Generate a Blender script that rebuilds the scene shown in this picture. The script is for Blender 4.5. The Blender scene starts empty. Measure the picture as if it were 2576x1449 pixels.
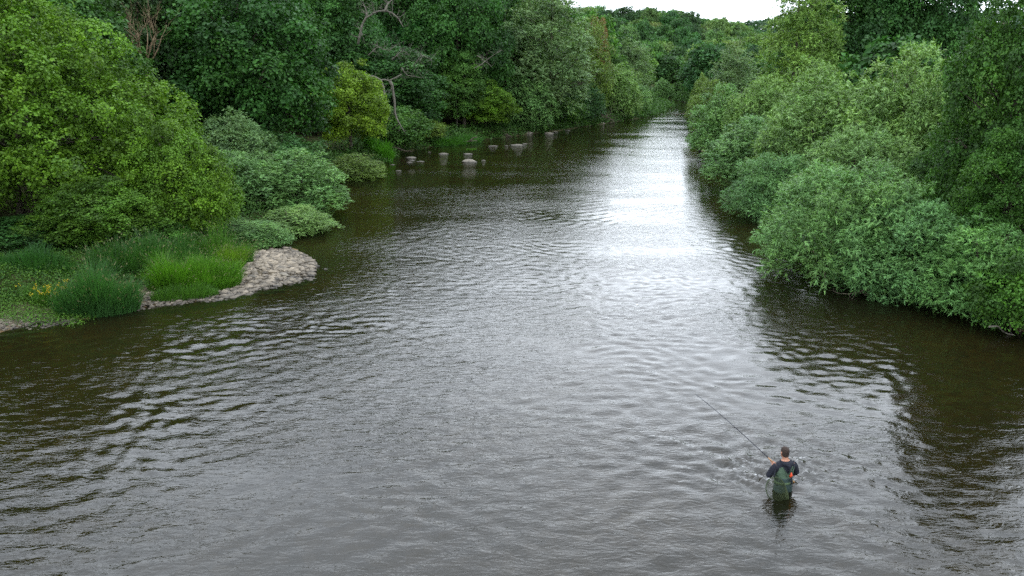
import bpy, math, random
import numpy as np
from mathutils import Vector, Matrix

R = math.radians
scene = bpy.context.scene
COL = scene.collection
PI = math.pi

# ------------------------------------------------------------------ camera, sky, sun, exposure
CAM_H = 8.5
PITCH = R(15.4)
cam_d = bpy.data.cameras.new('camera')
cam_d.lens = 28.0; cam_d.sensor_width = 36.0
cam_d.clip_start = 0.1; cam_d.clip_end = 6000
cam = bpy.data.objects.new('camera', cam_d)
cam.location = (0, 0, CAM_H); cam.rotation_euler = (PI / 2 - PITCH, 0, 0)
COL.objects.link(cam); scene.camera = cam

SUN_EL, SUN_AZ = R(30), R(8)          # azimuth measured from +Y towards +X
world = bpy.data.worlds.new('World'); scene.world = world; world.use_nodes = True
nt = world.node_tree; nt.nodes.clear()
wo = nt.nodes.new('ShaderNodeOutputWorld'); bg = nt.nodes.new('ShaderNodeBackground')
sky = nt.nodes.new('ShaderNodeTexSky'); sky.sky_type = 'NISHITA'; sky.sun_disc = False
sky.sun_elevation = SUN_EL; sky.sun_rotation = SUN_AZ
tc = nt.nodes.new('ShaderNodeTexCoord')
mp = nt.nodes.new('ShaderNodeMapping'); mp.inputs['Scale'].default_value = (1, 1, 2.6)
nz = nt.nodes.new('ShaderNodeTexNoise'); nz.inputs['Scale'].default_value = 1.7
nz.inputs['Detail'].default_value = 5; nz.inputs['Roughness'].default_value = 0.55
rm = nt.nodes.new('ShaderNodeValToRGB')     # thick, even cloud cover
rm.color_ramp.elements[0].position = 0.36; rm.color_ramp.elements[0].color = (10.9, 12.5, 14.9, 1)
rm.color_ramp.elements[1].position = 0.64; rm.color_ramp.elements[1].color = (19.8, 21.9, 24.4, 1)
mx = nt.nodes.new('ShaderNodeMix'); mx.data_type = 'RGBA'; mx.inputs[0].default_value = 0.9
nt.links.new(tc.outputs['Generated'], mp.inputs['Vector']); nt.links.new(mp.outputs[0], nz.inputs['Vector'])
nt.links.new(nz.outputs[0], rm.inputs[0]); nt.links.new(sky.outputs[0], mx.inputs[6]); nt.links.new(rm.outputs[0], mx.inputs[7])
nt.links.new(mx.outputs[2], bg.inputs['Color']); bg.inputs['Strength'].default_value = 0.10
nt.links.new(bg.outputs[0], wo.inputs['Surface'])

sun_d = bpy.data.lights.new('sun', 'SUN'); sun_d.energy = 0.5; sun_d.angle = R(105); sun_d.color = (1, 0.99, 0.97)
sun = bpy.data.objects.new('sun', sun_d); COL.objects.link(sun)
sd = Vector((math.sin(SUN_AZ) * math.cos(SUN_EL), math.cos(SUN_AZ) * math.cos(SUN_EL), math.sin(SUN_EL)))
sun.rotation_euler = sd.to_track_quat('Z', 'Y').to_euler(); sun.location = (0, 0, 60)

vs = scene.view_settings
vs.view_transform = 'Standard'; vs.look = 'None'; vs.gamma = 1.0; vs.use_curve_mapping = False
vs.exposure = 0.98
scene.cycles.use_denoising = False
scene.cycles.max_bounces = 5; scene.cycles.diffuse_bounces = 2; scene.cycles.glossy_bounces = 2
scene.cycles.transmission_bounces = 3; scene.cycles.transparent_max_bounces = 6
scene.cycles.caustics_reflective = False; scene.cycles.caustics_refractive = False

# ------------------------------------------------------------------ picture <-> place
FPX = 2003.0; CX, CY = 1287.5, 724.5           # the photograph read at 2575 x 1449
CT, ST = math.cos(PITCH), math.sin(PITCH)
def ray(px, py):
    dx = (px - CX) / FPX; dy = (CY - py) / FPX
    return np.array([dx, CT + dy * ST, -ST + dy * CT])
def gp(px, py, z=0.0):                          # where the sight line meets the level z
    d = ray(px, py); t = (z - CAM_H) / d[2]
    return np.array([d[0] * t, d[1] * t, z])
def at(px, py, Y):                              # where it meets the distance Y
    d = ray(px, py); t = Y / d[1]
    return np.array([d[0] * t, Y, CAM_H + d[2] * t])

# ------------------------------------------------------------------ helpers
def lin(r, g, b):
    f = lambda c: ((c / 255 + 0.055) / 1.055) ** 2.4 if c / 255 > 0.04045 else c / 255 / 12.92
    return (f(r), f(g), f(b), 1.0)

def mesh_np(name, verts, faces, k, mats=(), smooth=False, attrs=None, mat_idx=None):
    """faces: (n,k) int array"""
    me = bpy.data.meshes.new(name)
    verts = np.asarray(verts, dtype=np.float32); faces = np.asarray(faces, dtype=np.int32)
    n = len(faces)
    me.vertices.add(len(verts)); me.vertices.foreach_set('co', verts.ravel())
    me.loops.add(n * k); me.loops.foreach_set('vertex_index', faces.ravel())
    me.polygons.add(n); me.polygons.foreach_set('loop_start', np.arange(0, n * k, k, dtype=np.int32))
    if mat_idx is not None: me.polygons.foreach_set('material_index', np.asarray(mat_idx, dtype=np.int32))
    me.polygons.foreach_set('use_smooth', np.full(n, smooth, dtype=bool))
    for a, v in (attrs or {}).items():
        at_ = me.attributes.new(a, 'FLOAT', 'FACE'); at_.data.foreach_set('value', np.asarray(v, dtype=np.float32))
    for m in mats: me.materials.append(m)
    me.update(calc_edges=True)
    return me

def link(name, me, parent=None, loc=None):
    o = bpy.data.objects.new(name, me); COL.objects.link(o)
    if parent is not None: o.parent = parent
    if loc is not None: o.location = loc
    return o
def empty(name, loc=(0, 0, 0), rz=0.0, sc=None):
    o = bpy.data.objects.new(name, None); COL.objects.link(o)
    o.empty_display_size = 0.3; o.location = loc; o.rotation_euler = (0, 0, rz)
    if sc is not None: o.scale = sc
    return o
def tag(o, label=None, cat=None, group=None, kind=None):
    if label: o['label'] = label
    if cat: o['category'] = cat
    if group: o['group'] = group
    if kind: o['kind'] = kind
    return o

class MB:
    """collects tubes and lofts into one mesh of quads"""
    def __init__(s): s.v = []; s.f = []; s.n = 0
    def ring_loft(s, rings, close=True):
        m = len(rings[0]); base = s.n
        for r in rings: s.v.append(np.asarray(r)); s.n += m
        for i in range(len(rings) - 1):
            a = base + i * m; b = a + m
            for j in range(m):
                s.f.append((a + j, a + (j + 1) % m, b + (j + 1) % m, b + j))
        if close:
            for i0, flip in ((base, True), (base + (len(rings) - 1) * m, False)):
                c = s.n; s.v.append(np.mean(s.v[-1 if not flip else -len(rings)] if False else (rings[0] if flip else rings[-1]), axis=0)[None]); s.n += 1
                for j in range(0, m):
                    q = (c, i0 + (j + 1) % m, i0 + j) if flip else (c, i0 + j, i0 + (j + 1) % m)
                    s.f.append((q[0], q[1], q[2], q[2]))
    def tube(s, pts, rad, sides=6, close=True, flat=(1, 1)):
        pts = np.asarray(pts, float); n = len(pts)
        rad = np.full(n, rad) if np.isscalar(rad) else np.asarray(rad, float)
        rings = []; prev = None
        for i in range(n):
            t = pts[min(i + 1, n - 1)] - pts[max(i - 1, 0)]; t = t / (np.linalg.norm(t) + 1e-9)
            if prev is None:
                a = np.array([0, 0, 1.0]) if abs(t[2]) < 0.9 else np.array([1.0, 0, 0])
                u = np.cross(a, t)
            else: u = prev - t * prev.dot(t)
            u /= (np.linalg.norm(u) + 1e-9); prev = u; w = np.cross(t, u)
            th = np.linspace(0, 2 * PI, sides, endpoint=False)
            rings.append(pts[i] + rad[i] * (np.cos(th)[:, None] * u * flat[0] + np.sin(th)[:, None] * w * flat[1]))
        s.ring_loft(rings, close)
    def ellipses(s, secs, sides=16):
        """secs: (centre, rx, ry) horizontal sections from the bottom up"""
        th = np.linspace(0, 2 * PI, sides, endpoint=False); rings = []
        for c, rx, ry in secs:
            c = np.asarray(c, float)
            rings.append(np.stack([c[0] + rx * np.cos(th), c[1] + ry * np.sin(th), np.full(sides, c[2])], 1))
        s.ring_loft(rings)
    def mesh(s, name, mat=None, smooth=True):
        me = bpy.data.meshes.new(name)
        V = np.concatenate(s.v)
        F = [tuple(f) if f[2] != f[3] else tuple(f[:3]) for f in s.f]
        me.from_pydata(V.tolist(), [], F)
        if mat: me.materials.append(mat)
        me.polygons.foreach_set('use_smooth', np.full(len(me.polygons), smooth, dtype=bool))
        me.update(); return me

def nodes(name):
    m = bpy.data.materials.new(name); m.use_nodes = True
    t = m.node_tree; t.nodes.clear()
    out = t.nodes.new('ShaderNodeOutputMaterial')
    return m, t, out
def N(t, kind, **kw):
    n = t.nodes.new('ShaderNode' + kind)
    for k, v in kw.items():
        if k.startswith('i_'): n.inputs[k[2:].replace('_', ' ')].default_value = v
        else: setattr(n, k, v)
    return n
def ramp(t, stops):
    r = t.nodes.new('ShaderNodeValToRGB'); e = r.color_ramp.elements
    while len(e) < len(stops): e.new(0.5)
    for i, (p, c) in enumerate(stops): e[i].position = p; e[i].color = c
    return r

def simple_mat(name, c1, c2, scale=6.0, rough=0.8, bump=0.3, detail=6, coords='Object', bscale=None, spec=0.3):
    m, t, out = nodes(name)
    co = N(t, 'TexCoord'); n1 = N(t, 'TexNoise', i_Scale=scale, i_Detail=detail, i_Roughness=0.6)
    r = ramp(t, [(0.32, c1), (0.68, c2)])
    p = N(t, 'BsdfPrincipled', i_Roughness=rough); p.inputs['Specular IOR Level'].default_value = spec
    t.links.new(co.outputs[coords], n1.inputs['Vector']); t.links.new(n1.outputs[0], r.inputs[0])
    t.links.new(r.outputs[0], p.inputs['Base Color'])
    if bump:
        b = N(t, 'Bump', i_Strength=bump, i_Distance=0.05)
        n2 = N(t, 'TexNoise', i_Scale=bscale or scale * 4, i_Detail=4)
        t.links.new(co.outputs[coords], n2.inputs['Vector']); t.links.new(n2.outputs[0], b.inputs['Height'])
        t.links.new(b.outputs[0], p.inputs['Normal'])
    t.links.new(p.outputs[0], out.inputs['Surface'])
    return m

# ------------------------------------------------------------------ materials
def leaf_material(name, trans=0.34, back=(1.25, 1.25, 1.35), gloss=0.35):
    m, t, out = nodes(name)
    oi = N(t, 'ObjectInfo'); a1 = N(t, 'Attribute', attribute_name='tint'); a2 = N(t, 'Attribute', attribute_name='hue')
    yel = N(t, 'Mix', data_type='RGBA', blend_type='MULTIPLY'); yel.inputs[7].default_value = (1.42, 1.18, 0.6, 1)
    t.links.new(a2.outputs['Fac'], yel.inputs[0]); t.links.new(oi.outputs['Color'], yel.inputs[6])
    sc = N(t, 'VectorMath', operation='SCALE'); t.links.new(yel.outputs[2], sc.inputs[0]); t.links.new(a1.outputs['Fac'], sc.inputs['Scale'])
    ge = N(t, 'NewGeometry')
    bk = N(t, 'Mix', data_type='RGBA', blend_type='MULTIPLY'); bk.inputs[7].default_value = (*back, 1)
    t.links.new(ge.outputs['Backfacing'], bk.inputs[0]); t.links.new(sc.outputs[0], bk.inputs[6])
    p = N(t, 'BsdfPrincipled', i_Roughness=0.55); p.inputs['Specular IOR Level'].default_value = gloss
    tr = N(t, 'BsdfTranslucent')
    tw = N(t, 'Mix', data_type='RGBA', blend_type='MULTIPLY'); tw.inputs[0].default_value = 1; tw.inputs[7].default_value = (1.1, 1.3, 0.55, 1)
    t.links.new(bk.outputs[2], p.inputs['Base Color']); t.links.new(bk.outputs[2], tw.inputs[6]); t.links.new(tw.outputs[2], tr.inputs['Color'])
    ms = N(t, 'MixShader'); ms.inputs[0].default_value = trans
    t.links.new(p.outputs[0], ms.inputs[1]); t.links.new(tr.outputs[0], ms.inputs[2]); t.links.new(ms.outputs[0], out.inputs['Surface'])
    return m
M_leaf = leaf_material('leaf', trans=0.24, back=(1.1, 1.1, 1.1), gloss=0.2)
M_willow = leaf_material('willow_leaf', trans=0.24, back=(1.3, 1.3, 1.45), gloss=0.25)
M_grass = leaf_material('grass_blade', trans=0.36, back=(1, 1, 1))
M_bark = simple_mat('bark', lin(52, 46, 36), lin(92, 84, 68), 5, 0.9, 0.6)
M_deadwood = simple_mat('dead_wood', lin(74, 69, 58), lin(112, 106, 92), 5, 0.85, 0.4)
M_drift = simple_mat('drift_wood', lin(60, 52, 41), lin(98, 88, 72), 5, 0.85, 0.4)

def stone_material(name, dark, light, moss=0.25):
    m, t, out = nodes(name)
    co = N(t, 'TexCoord'); oi = N(t, 'ObjectInfo'); at_ = N(t, 'Attribute', attribute_name='tint')
    n1 = N(t, 'TexNoise', i_Scale=3.5, i_Detail=8, i_Roughness=0.65)
    r = ramp(t, [(0.3, dark), (0.7, light)])
    ge = N(t, 'NewGeometry'); sx = N(t, 'SeparateXYZ'); t.links.new(ge.outputs['Position'], sx.inputs[0])
    wet = N(t, 'MapRange'); wet.inputs['From Min'].default_value = 0.02; wet.inputs['From Max'].default_value = 0.14
    wet.inputs['To Min'].default_value = 0.42; wet.inputs['To Max'].default_value = 1.0      # wet at the waterline
    t.links.new(sx.outputs['Z'], wet.inputs['Value'])
    sc = N(t, 'VectorMath', operation='SCALE'); t.links.new(r.outputs[0], sc.inputs[0]); t.links.new(wet.outputs[0], sc.inputs['Scale'])
    sc2 = N(t, 'VectorMath', operation='SCALE'); t.links.new(sc.outputs[0], sc2.inputs[0]); t.links.new(at_.outputs['Fac'], sc2.inputs['Scale'])
    p = N(t, 'BsdfPrincipled', i_Roughness=0.8)
    b = N(t, 'Bump', i_Strength=0.5, i_Distance=0.04); n2 = N(t, 'TexNoise', i_Scale=14, i_Detail=6)
    for q in (n1, n2): t.links.new(co.outputs['Object'], q.inputs['Vector'])
    t.links.new(n1.outputs[0], r.inputs[0]); t.links.new(n2.outputs[0], b.inputs['Height'])
    t.links.new(sc2.outputs[0], p.inputs['Base Color']); t.links.new(b.outputs[0], p.inputs['Normal']); t.links.new(p.outputs[0], out.inputs['Surface'])
    return m
M_rock = stone_material('river_stone', lin(74, 67, 56), lin(124, 114, 98))
M_gravel = stone_material('gravel_stone', lin(86, 76, 61), lin(130, 117, 99))

# terrain: leaf litter and earth on the banks, brown stones under water
def terrain_material():
    m, t, out = nodes('earth_and_bed')
    ge = N(t, 'NewGeometry'); sx = N(t, 'SeparateXYZ'); t.links.new(ge.outputs['Position'], sx.inputs[0])
    n1 = N(t, 'TexNoise', i_Scale=0.9, i_Detail=8, i_Roughness=0.7); vo = N(t, 'TexVoronoi', i_Scale=4.2)
    vo2 = N(t, 'TexVoronoi', i_Scale=9.0); n3 = N(t, 'TexNoise', i_Scale=0.35, i_Detail=4)
    for q in (n1, vo, vo2, n3): t.links.new(ge.outputs['Position'], q.inputs['Vector'])
    land = ramp(t, [(0.3, lin(38, 42, 22)), (0.5, lin(58, 60, 32)), (0.72, lin(86, 80, 56))])
    bed = ramp(t, [(0.0, lin(96, 68, 36)), (0.45, lin(120, 90, 50)), (0.8, lin(146, 116, 70)), (1.0, lin(168, 142, 98))])
    gr = ramp(t, [(0.0, lin(58, 50, 38)), (1.0, lin(98, 87, 70))])
    sep = N(t, 'SeparateColor'); t.links.new(vo.outputs['Color'], sep.inputs[0])
    mm = N(t, 'Math', operation='MULTIPLY_ADD'); mm.inputs[1].default_value = 0.55; t.links.new(sep.outputs[0], mm.inputs[0])
    ms_ = N(t, 'Math', operation='MULTIPLY_ADD'); ms_.inputs[1].default_value = 1.1; ms_.inputs[2].default_value = -0.3
    t.links.new(n3.outputs[0], ms_.inputs[0]); t.links.new(ms_.outputs[0], mm.inputs[2])
    t.links.new(n1.outputs[0], land.inputs[0]); t.links.new(mm.outputs[0], bed.inputs[0]); t.links.new(sep.outputs[1], gr.inputs[0])
    ga = N(t, 'Attribute', attribute_name='gravelly'); f1 = N(t, 'Math', operation='SUBTRACT'); f1.inputs[0].default_value = 1.0
    t.links.new(ga.outputs['Fac'], f1.inputs[1])
    f0 = N(t, 'MapRange'); f0.inputs['From Min'].default_value = -0.1; f0.inputs['From Max'].default_value = 0.05
    t.links.new(sx.outputs['Z'], f0.inputs['Value'])
    a = N(t, 'Mix', data_type='RGBA'); b = N(t, 'Mix', data_type='RGBA')
    t.links.new(f0.outputs[0], a.inputs[0]); t.links.new(bed.outputs[0], a.inputs[6]); t.links.new(gr.outputs[0], a.inputs[7])
    f2 = N(t, 'Math', operation='MULTIPLY'); t.links.new(f1.outputs[0], f2.inputs[0]); t.links.new(f0.outputs[0], f2.inputs[1])
    t.links.new(f2.outputs[0], b.inputs[0]); t.links.new(a.outputs[2], b.inputs[6]); t.links.new(land.outputs[0], b.inputs[7])
    p = N(t, 'BsdfPrincipled', i_Roughness=0.95); p.inputs['Specular IOR Level'].default_value = 0.1
    bm = N(t, 'Bump', i_Strength=0.8, i_Distance=0.08)
    t.links.new(vo.outputs['Distance'], bm.inputs['Height']); t.links.new(bm.outputs[0], p.inputs['Normal'])
    t.links.new(b.outputs[2], p.inputs['Base Color']); t.links.new(p.outputs[0], out.inputs['Surface'])
    return m

def water_material():
    m, t, out = nodes('river_water')
    ge = N(t, 'NewGeometry')
    rot = N(t, 'Mapping'); rot.inputs['Rotation'].default_value = (0, 0, R(-24)); rot.inputs['Scale'].default_value = (0.55, 1.25, 1)
    t.links.new(ge.outputs['Position'], rot.inputs['Vector'])
    def noise(scale, detail, dist=0.0, rough=0.5):
        n = N(t, 'TexNoise', i_Scale=scale, i_Detail=detail, i_Distortion=dist, i_Roughness=rough)
        t.links.new(rot.outputs[0], n.inputs['Vector']); return n
    big = noise(0.16, 3); a = noise(1.9, 2, 0.8); b = noise(5.5, 3, 1.0); c = noise(15, 2, 0.5)
    # rough and smooth patches of the current
    mod = N(t, 'MapRange'); mod.inputs['From Min'].default_value = 0.36; mod.inputs['From Max'].default_value = 0.62
    mod.inputs['To Min'].default_value = 0.38; mod.inputs['To Max'].default_value = 1.25
    t.links.new(big.outputs[0], mod.inputs['Value'])
    edge = N(t, 'Attribute', attribute_name='calm')
    mm = N(t, 'Math', operation='MULTIPLY'); t.links.new(mod.outputs[0], mm.inputs[0]); t.links.new(edge.outputs['Fac'], mm.inputs[1])
    s1 = N(t, 'Math', operation='MULTIPLY_ADD'); s1.inputs[1].default_value = 0.011; s1.inputs[2].default_value = 0
    s2 = N(t, 'Math', operation='MULTIPLY_ADD'); s2.inputs[1].default_value = 0.0155
    s3 = N(t, 'Math', operation='MULTIPLY_ADD'); s3.inputs[1].default_value = 0.0042
    t.links.new(a.outputs[0], s1.inputs[0]); t.links.new(b.outputs[0], s2.inputs[0]); t.links.new(s1.outputs[0], s2.inputs[2])
    t.links.new(c.outputs[0], s3.inputs[0]); t.links.new(s2.outputs[0], s3.inputs[2])
    hh = N(t, 'Math', operation='MULTIPLY'); t.links.new(s3.outputs[0], hh.inputs[0]); t.links.new(mm.outputs[0], hh.inputs[1])
    bp = N(t, 'Bump', i_Strength=1.0, i_Distance=1.0); t.links.new(hh.outputs[0], bp.inputs['Height'])
    fr = N(t, 'Fresnel'); fr.inputs['IOR'].default_value = 1.33; t.links.new(bp.outputs[0], fr.inputs['Normal'])
    gl = N(t, 'BsdfGlossy', i_Roughness=0.03); t.links.new(bp.outputs[0], gl.inputs['Normal']); gl.inputs['Color'].default_value = (1, 1, 1, 1)
    tr = N(t, 'BsdfTransparent'); tr.inputs['Color'].default_value = (0.40, 0.345, 0.145, 1)
    df = N(t, 'BsdfDiffuse'); df.inputs['Color'].default_value = (0.0098, 0.0102, 0.0042, 1)
    m1 = N(t, 'MixShader'); m1.inputs[0].default_value = 0.5
    t.links.new(tr.outputs[0], m1.inputs[1]); t.links.new(df.outputs[0], m1.inputs[2])
    m2 = N(t, 'MixShader'); t.links.new(fr.outputs[0], m2.inputs[0]); t.links.new(m1.outputs[0], m2.inputs[1]); t.links.new(gl.outputs[0], m2.inputs[2])
    t.links.new(m2.outputs[0], out.inputs['Surface'])
    return m

# ------------------------------------------------------------------ river course and terrain
LP = [(0, 835), (190, 795), (330, 772), (480, 757), (600, 730), (700, 712), (790, 690), (792, 664), (770, 640), (715, 612), (715, 590),
      (760, 545), (800, 510), (800, 470), (820, 440), (930, 420), (980, 405), (1000, 385), (1110, 365), (1250, 347), (1340, 336),
      (1470, 318), (1560, 304), (1640, 292), (1665, 280), (1690, 268)]
RP = [(2575, 822), (2420, 745), (2220, 688), (2060, 638), (1970, 590), (1950, 540), (1870, 500), (1860, 450), (1810, 410), (1775, 375),
      (1757, 330), (1750, 300), (1747, 285), (1745, 272)]
Lw = [(-30, -60), (-24, 10), (-20, 20)] + [tuple(gp(*p)[:2]) for p in LP] + [(38, 198), (30, 222), (-20, 250), (-120, 285), (-300, 330), (-300, 3000)]
Rw = [(14, -60), (17, 8), (18.5, 18)] + [tuple(gp(*p)[:2]) for p in RP] + [(46, 210), (46, 232), (20, 262), (-60, 300), (-250, 350), (-250, 3000)]
LX = np.array([p[0] for p in Lw]); LY = np.array([p[1] for p in Lw]); RX = np.array([p[0] for p in Rw]); RY = np.array([p[1] for p in Rw])
def XL(y): return np.interp(y, LY, LX)
def XR(y): return np.interp(y, RY, RX)
def sstep(a, b, x):
    t = np.clip((np.asarray(x, float) - a) / (b - a), 0, 1); return t * t * (3 - 2 * t)
_rs = np.random.RandomState(3)
_nk = [(_rs.normal(0, 1, 2), _rs.uniform(0, 6.28)) for _ in range(12)]
def wob(x, y, s):
    r = 0
    for k, p in _nk: r = r + np.sin((k[0] * x + k[1] * y) / s + p)
    return r / 4.5
def ground(x, y):
    x = np.asarray(x, float); y = np.asarray(y, float)
    xl, xr = XL(y), XR(y)
    dl, dr = xl - x, x - xr
    din = np.minimum(-dl, -dr)                                  # distance into the water
    bar = sstep(22, 27, y) * (1 - sstep(39, 44, y))             # the low gravel shore
    left = (0.42 * sstep(0, 4.2, dl) + 0.7 * sstep(3.5, 8, dl)) * bar + (0.9 * sstep(-0.2, 1.8, dl) + 0.3 * sstep(2, 8, dl)) * (1 - bar)
    left = left + 0.74 * np.clip(dl - 18, 0, 55) * sstep(12, 45, y) * (1 - sstep(185, 225, y))
    right = 0.8 * sstep(-0.1, 1.6, dr) + 0.4 * sstep(2, 8, dr) + 0.05 * np.clip(dr - 30, 0, 60) * (1 - sstep(190, 240, y))
    bed = -0.12 - 0.85 * sstep(0, 7, din) - 0.12 * (1 - sstep(0, 1.0, din)) * 0
    bed = -0.86 * sstep(-0.2, 6.5, din) + 0.05 * wob(x, y, 1.2)
    h = np.where(dl > 0, left, np.where(dr > 0, right, bed))
    # wooded hills beyond the bend
    land_far = sstep(0, 25, np.maximum(dl, dr))
    h = h + land_far * 21 * sstep(235, 400, y) * (1 - 0.42 * sstep(0.17, 0.30, x / np.maximum(y, 1)))
    h = h + (34 + 14 * sstep(0.25, 0.36, x / np.maximum(y, 1))) * sstep(600, 1000, y)
    h = h + np.where(np.maximum(dl, dr) > 0.5, 0.10 * wob(x, y, 2.5), 0)
    return h
def gz(x, y): return float(ground(x, y))

def axis(parts):
    out = []
    for a, b, s in parts: out.append(np.arange(a, b, s))
    return np.concatenate(out + [np.array([parts[-1][1]])])
gx = axis([(-1500, -300, 100), (-300, -80, 10), (-80, -32, 2), (-32, 40, 0.5), (40, 80, 2), (80, 300, 10), (300, 1500, 100)])
gy = axis([(-300, -20, 20), (-20, 8, 2), (8, 100, 0.5), (100, 200, 1.2), (200, 400, 5), (400, 1100, 30), (1100, 3000, 190)])
GX, GY = np.meshgrid(gx, gy); GZ = ground(GX, GY)
nx, ny = len(gx), len(gy)
idx = (np.arange(ny - 1)[:, None] * nx + np.arange(nx - 1)[None]).ravel()
tf = np.stack([idx, idx + 1, idx + nx + 1, idx + nx], 1)
M_terrain = terrain_material()
tme = mesh_np('terrain', np.stack([GX.ravel(), GY.ravel(), GZ.ravel()], 1), tf, 4, [M_terrain], True)
_dl = XL(GY) - GX
_gm = sstep(20, 24, GY) * (1 - sstep(37.5, 40, GY)) * (1 - sstep(2.0, 3.6, _dl + 0.6 * wob(GX, GY, 0.8)))
_ga = tme.attributes.new('gravelly', 'FLOAT', 'POINT'); _ga.data.foreach_set('value', _gm.ravel().astype(np.float32))
ter = link('terrain', tme)
tag(ter, 'earth river banks, stony bed and wooded slopes around the river', 'ground', kind='structure')

# ---- water sheet with real waves
PX, PY = gp(1970, 1249)[:2] + np.array([0.08, 0.30])                      # where the angler stands
wy = [ -50.0 ]
while wy[-1] < 330:
    y = wy[-1]
    wy.append(y + (2.0 if y < 8 else 0.085 if y < 30 else 0.085 + (y - 30) * 0.0062 if y < 200 else 3.0))
wy = np.array(wy); NU = 410
uu = np.linspace(0, 1, NU)
xl = XL(wy) - 2.0; xr = XR(wy) + 2.0
WX = xl[:, None] + (xr - xl)[:, None] * uu[None]; WY = np.repeat(wy[:, None], NU, 1)
dy_row = np.gradient(wy)[:, None]; sp = np.maximum(dy_row, ((xr - xl) / NU)[:, None])
din = np.minimum(WX - XL(wy)[:, None], XR(wy)[:, None] - WX)
calm = 0.55 + 0.45 * sstep(0.8, 7.0, din + 1.2 * wob(WX, WY, 4.0))
rs = np.random.RandomState(11)
Z = np.zeros_like(WX)
patch = 0.75 + 0.6 * wob(WX * 1.6, WY * 0.7, 3.0)
patch = np.clip(0.35 + 0.6 * patch, 0.45, 1.25)
wxp = WX + 0.35 * wob(WX, WY, 1.1); wyp = WY + 0.35 * wob(WX + 31, WY - 17, 1.1)
for i in range(64):
    lam = 0.30 * (1.05 / 0.30) ** (rs.rand() ** 1.2)
    ang = R(-62) + rs.normal(0, 0.55) if rs.rand() < 0.72 else rs.uniform(0, 2 * PI)
    k = 2 * PI / lam
    amp = 0.0052 * lam / (1 + 1.5 * lam) * rs.uniform(0.5, 1.4)
    fade = np.clip((lam / sp - 2.5) / 2.5, 0, 1)
    Z += amp * fade * np.sin(k * (wxp * math.cos(ang) + wyp * math.sin(ang)) + rs.uniform(0, 6.28))
Z *= calm * patch
# the wake that trails from the angler's legs
qx, qy = WX - PX, WY - PY
for sgn, ang in ((-1, R(128)), (1, R(58))):
    dx, dy = math.cos(ang), math.sin(ang)
    al = qx * dx + qy * dy; ac = -qx * dy + qy * dx + 0.05 * np.sin(al * 5) + 0.06 * al * np.sin(al * 1.7 + sgn)
    g = np.exp(-(ac / 0.07) ** 2) - 0.7 * np.exp(-((ac - sgn * 0.17) / 0.10) ** 2)
    L_ = 3.8 if sgn < 0 else 2.6
    Z += np.where(al > 0.05, 0.085 * g * np.exp(-al / (L_ * 0.55)) * sstep(0.05, 0.25, al), 0)
r_ = np.hypot(qx, qy); inside = np.exp(-((r_) / 1.9) ** 2) * (sstep(-0.2, 0.5, qy))
for i in range(26):
    lam = rs.uniform(0.18, 0.5); ang = rs.uniform(0, 2 * PI)
    Z += 0.0085 * inside * np.sin(2 * PI / lam * (wxp * math.cos(ang) + wyp * math.sin(ang)) + rs.uniform(0, 6.28))
Z += -0.02 * np.exp(-(r_ / 0.28) ** 2) + 0.012 * np.exp(-((r_ - 0.42) / 0.1) ** 2)
nr = len(wy)
idx = (np.arange(nr - 1)[:, None] * NU + np.arange(NU - 1)[None]).ravel()
wf = np.stack([idx, idx + 1, idx + NU + 1, idx + NU], 1)
M_water = water_material()
wme = mesh_np('river_water', np.stack([WX.ravel(), WY.ravel(), Z.ravel()], 1), wf, 4, [M_water], True)
ca = wme.attributes.new('calm', 'FLOAT', 'POINT'); ca.data.foreach_set('value', calm.ravel().astype(np.float32))
tag(link('river_water', wme), 'rippled brown river reflecting the white sky', 'river', kind='structure')

# ------------------------------------------------------------------ foliage
def unit(v): return v / (np.linalg.norm(v, axis=1, keepdims=True) + 1e-9)

def leaves_mesh(P, A, Nn, L, W, tri=False):
    """leaf blades: base P, long axis A, face normal Nn"""
    A = unit(A); S = unit(np.cross(Nn, A)); Nn = np.cross(A, S)
    L = L[:, None]; W = W[:, None]; n = len(P)
    if tri:
        V = np.stack([P - S * W * 0.5, P + S * W * 0.5, P + A * L], 1).reshape(-1, 3)
        return V, np.arange(n * 3).reshape(n, 3), 3
    m = P + A * L * 0.45
    V = np.stack([P, m + S * W * 0.5 + Nn * W * 0.12, P + A * L - Nn * L * 0.12, m - S * W * 0.5 + Nn * W * 0.12], 1).reshape(-1, 3)
    return V, np.arange(n * 4).reshape(n, 4), 4

def dome_lobes(rs, c, rx, ry, up, dn, n, lr, zmin=-0.6, rmin=0.55, spread=0.70):
    """branch clumps over an ellipsoidal crown (up/dn: reach above and below the centre)"""
    out = []; tries = 0
    while len(out) < n and tries < n * 60:
        tries += 1
        d = rs.normal(0, 1, 3); d /= np.linalg.norm(d)
        if d[2] < zmin: continue
        e = d * np.array([rx, ry, up if d[2] > 0 else dn])
        r = lr * rs.uniform(0.65, 1.35)
        p = np.array(c) + e * rs.uniform(rmin, 1.0) * (1 - 0.55 * r / max(rx, up))
        if any(np.linalg.norm(p - q[0]) < spread * (r + q[1]) for q in out): continue
        out.append((p, r, d))
    for _ in range(int(n * 0.32)):               # sprays that stand out of the outline
        d = rs.normal(0, 1, 3); d /= np.linalg.norm(d)
        if d[2] < max(zmin, -0.4): continue
        e = d * np.array([rx, ry, up if d[2] > 0 else dn]); r = lr * rs.uniform(0.3, 0.55)
        out.append((np.array(c) + e * rs.uniform(0.93, 1.10), r, d))
    return out

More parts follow.
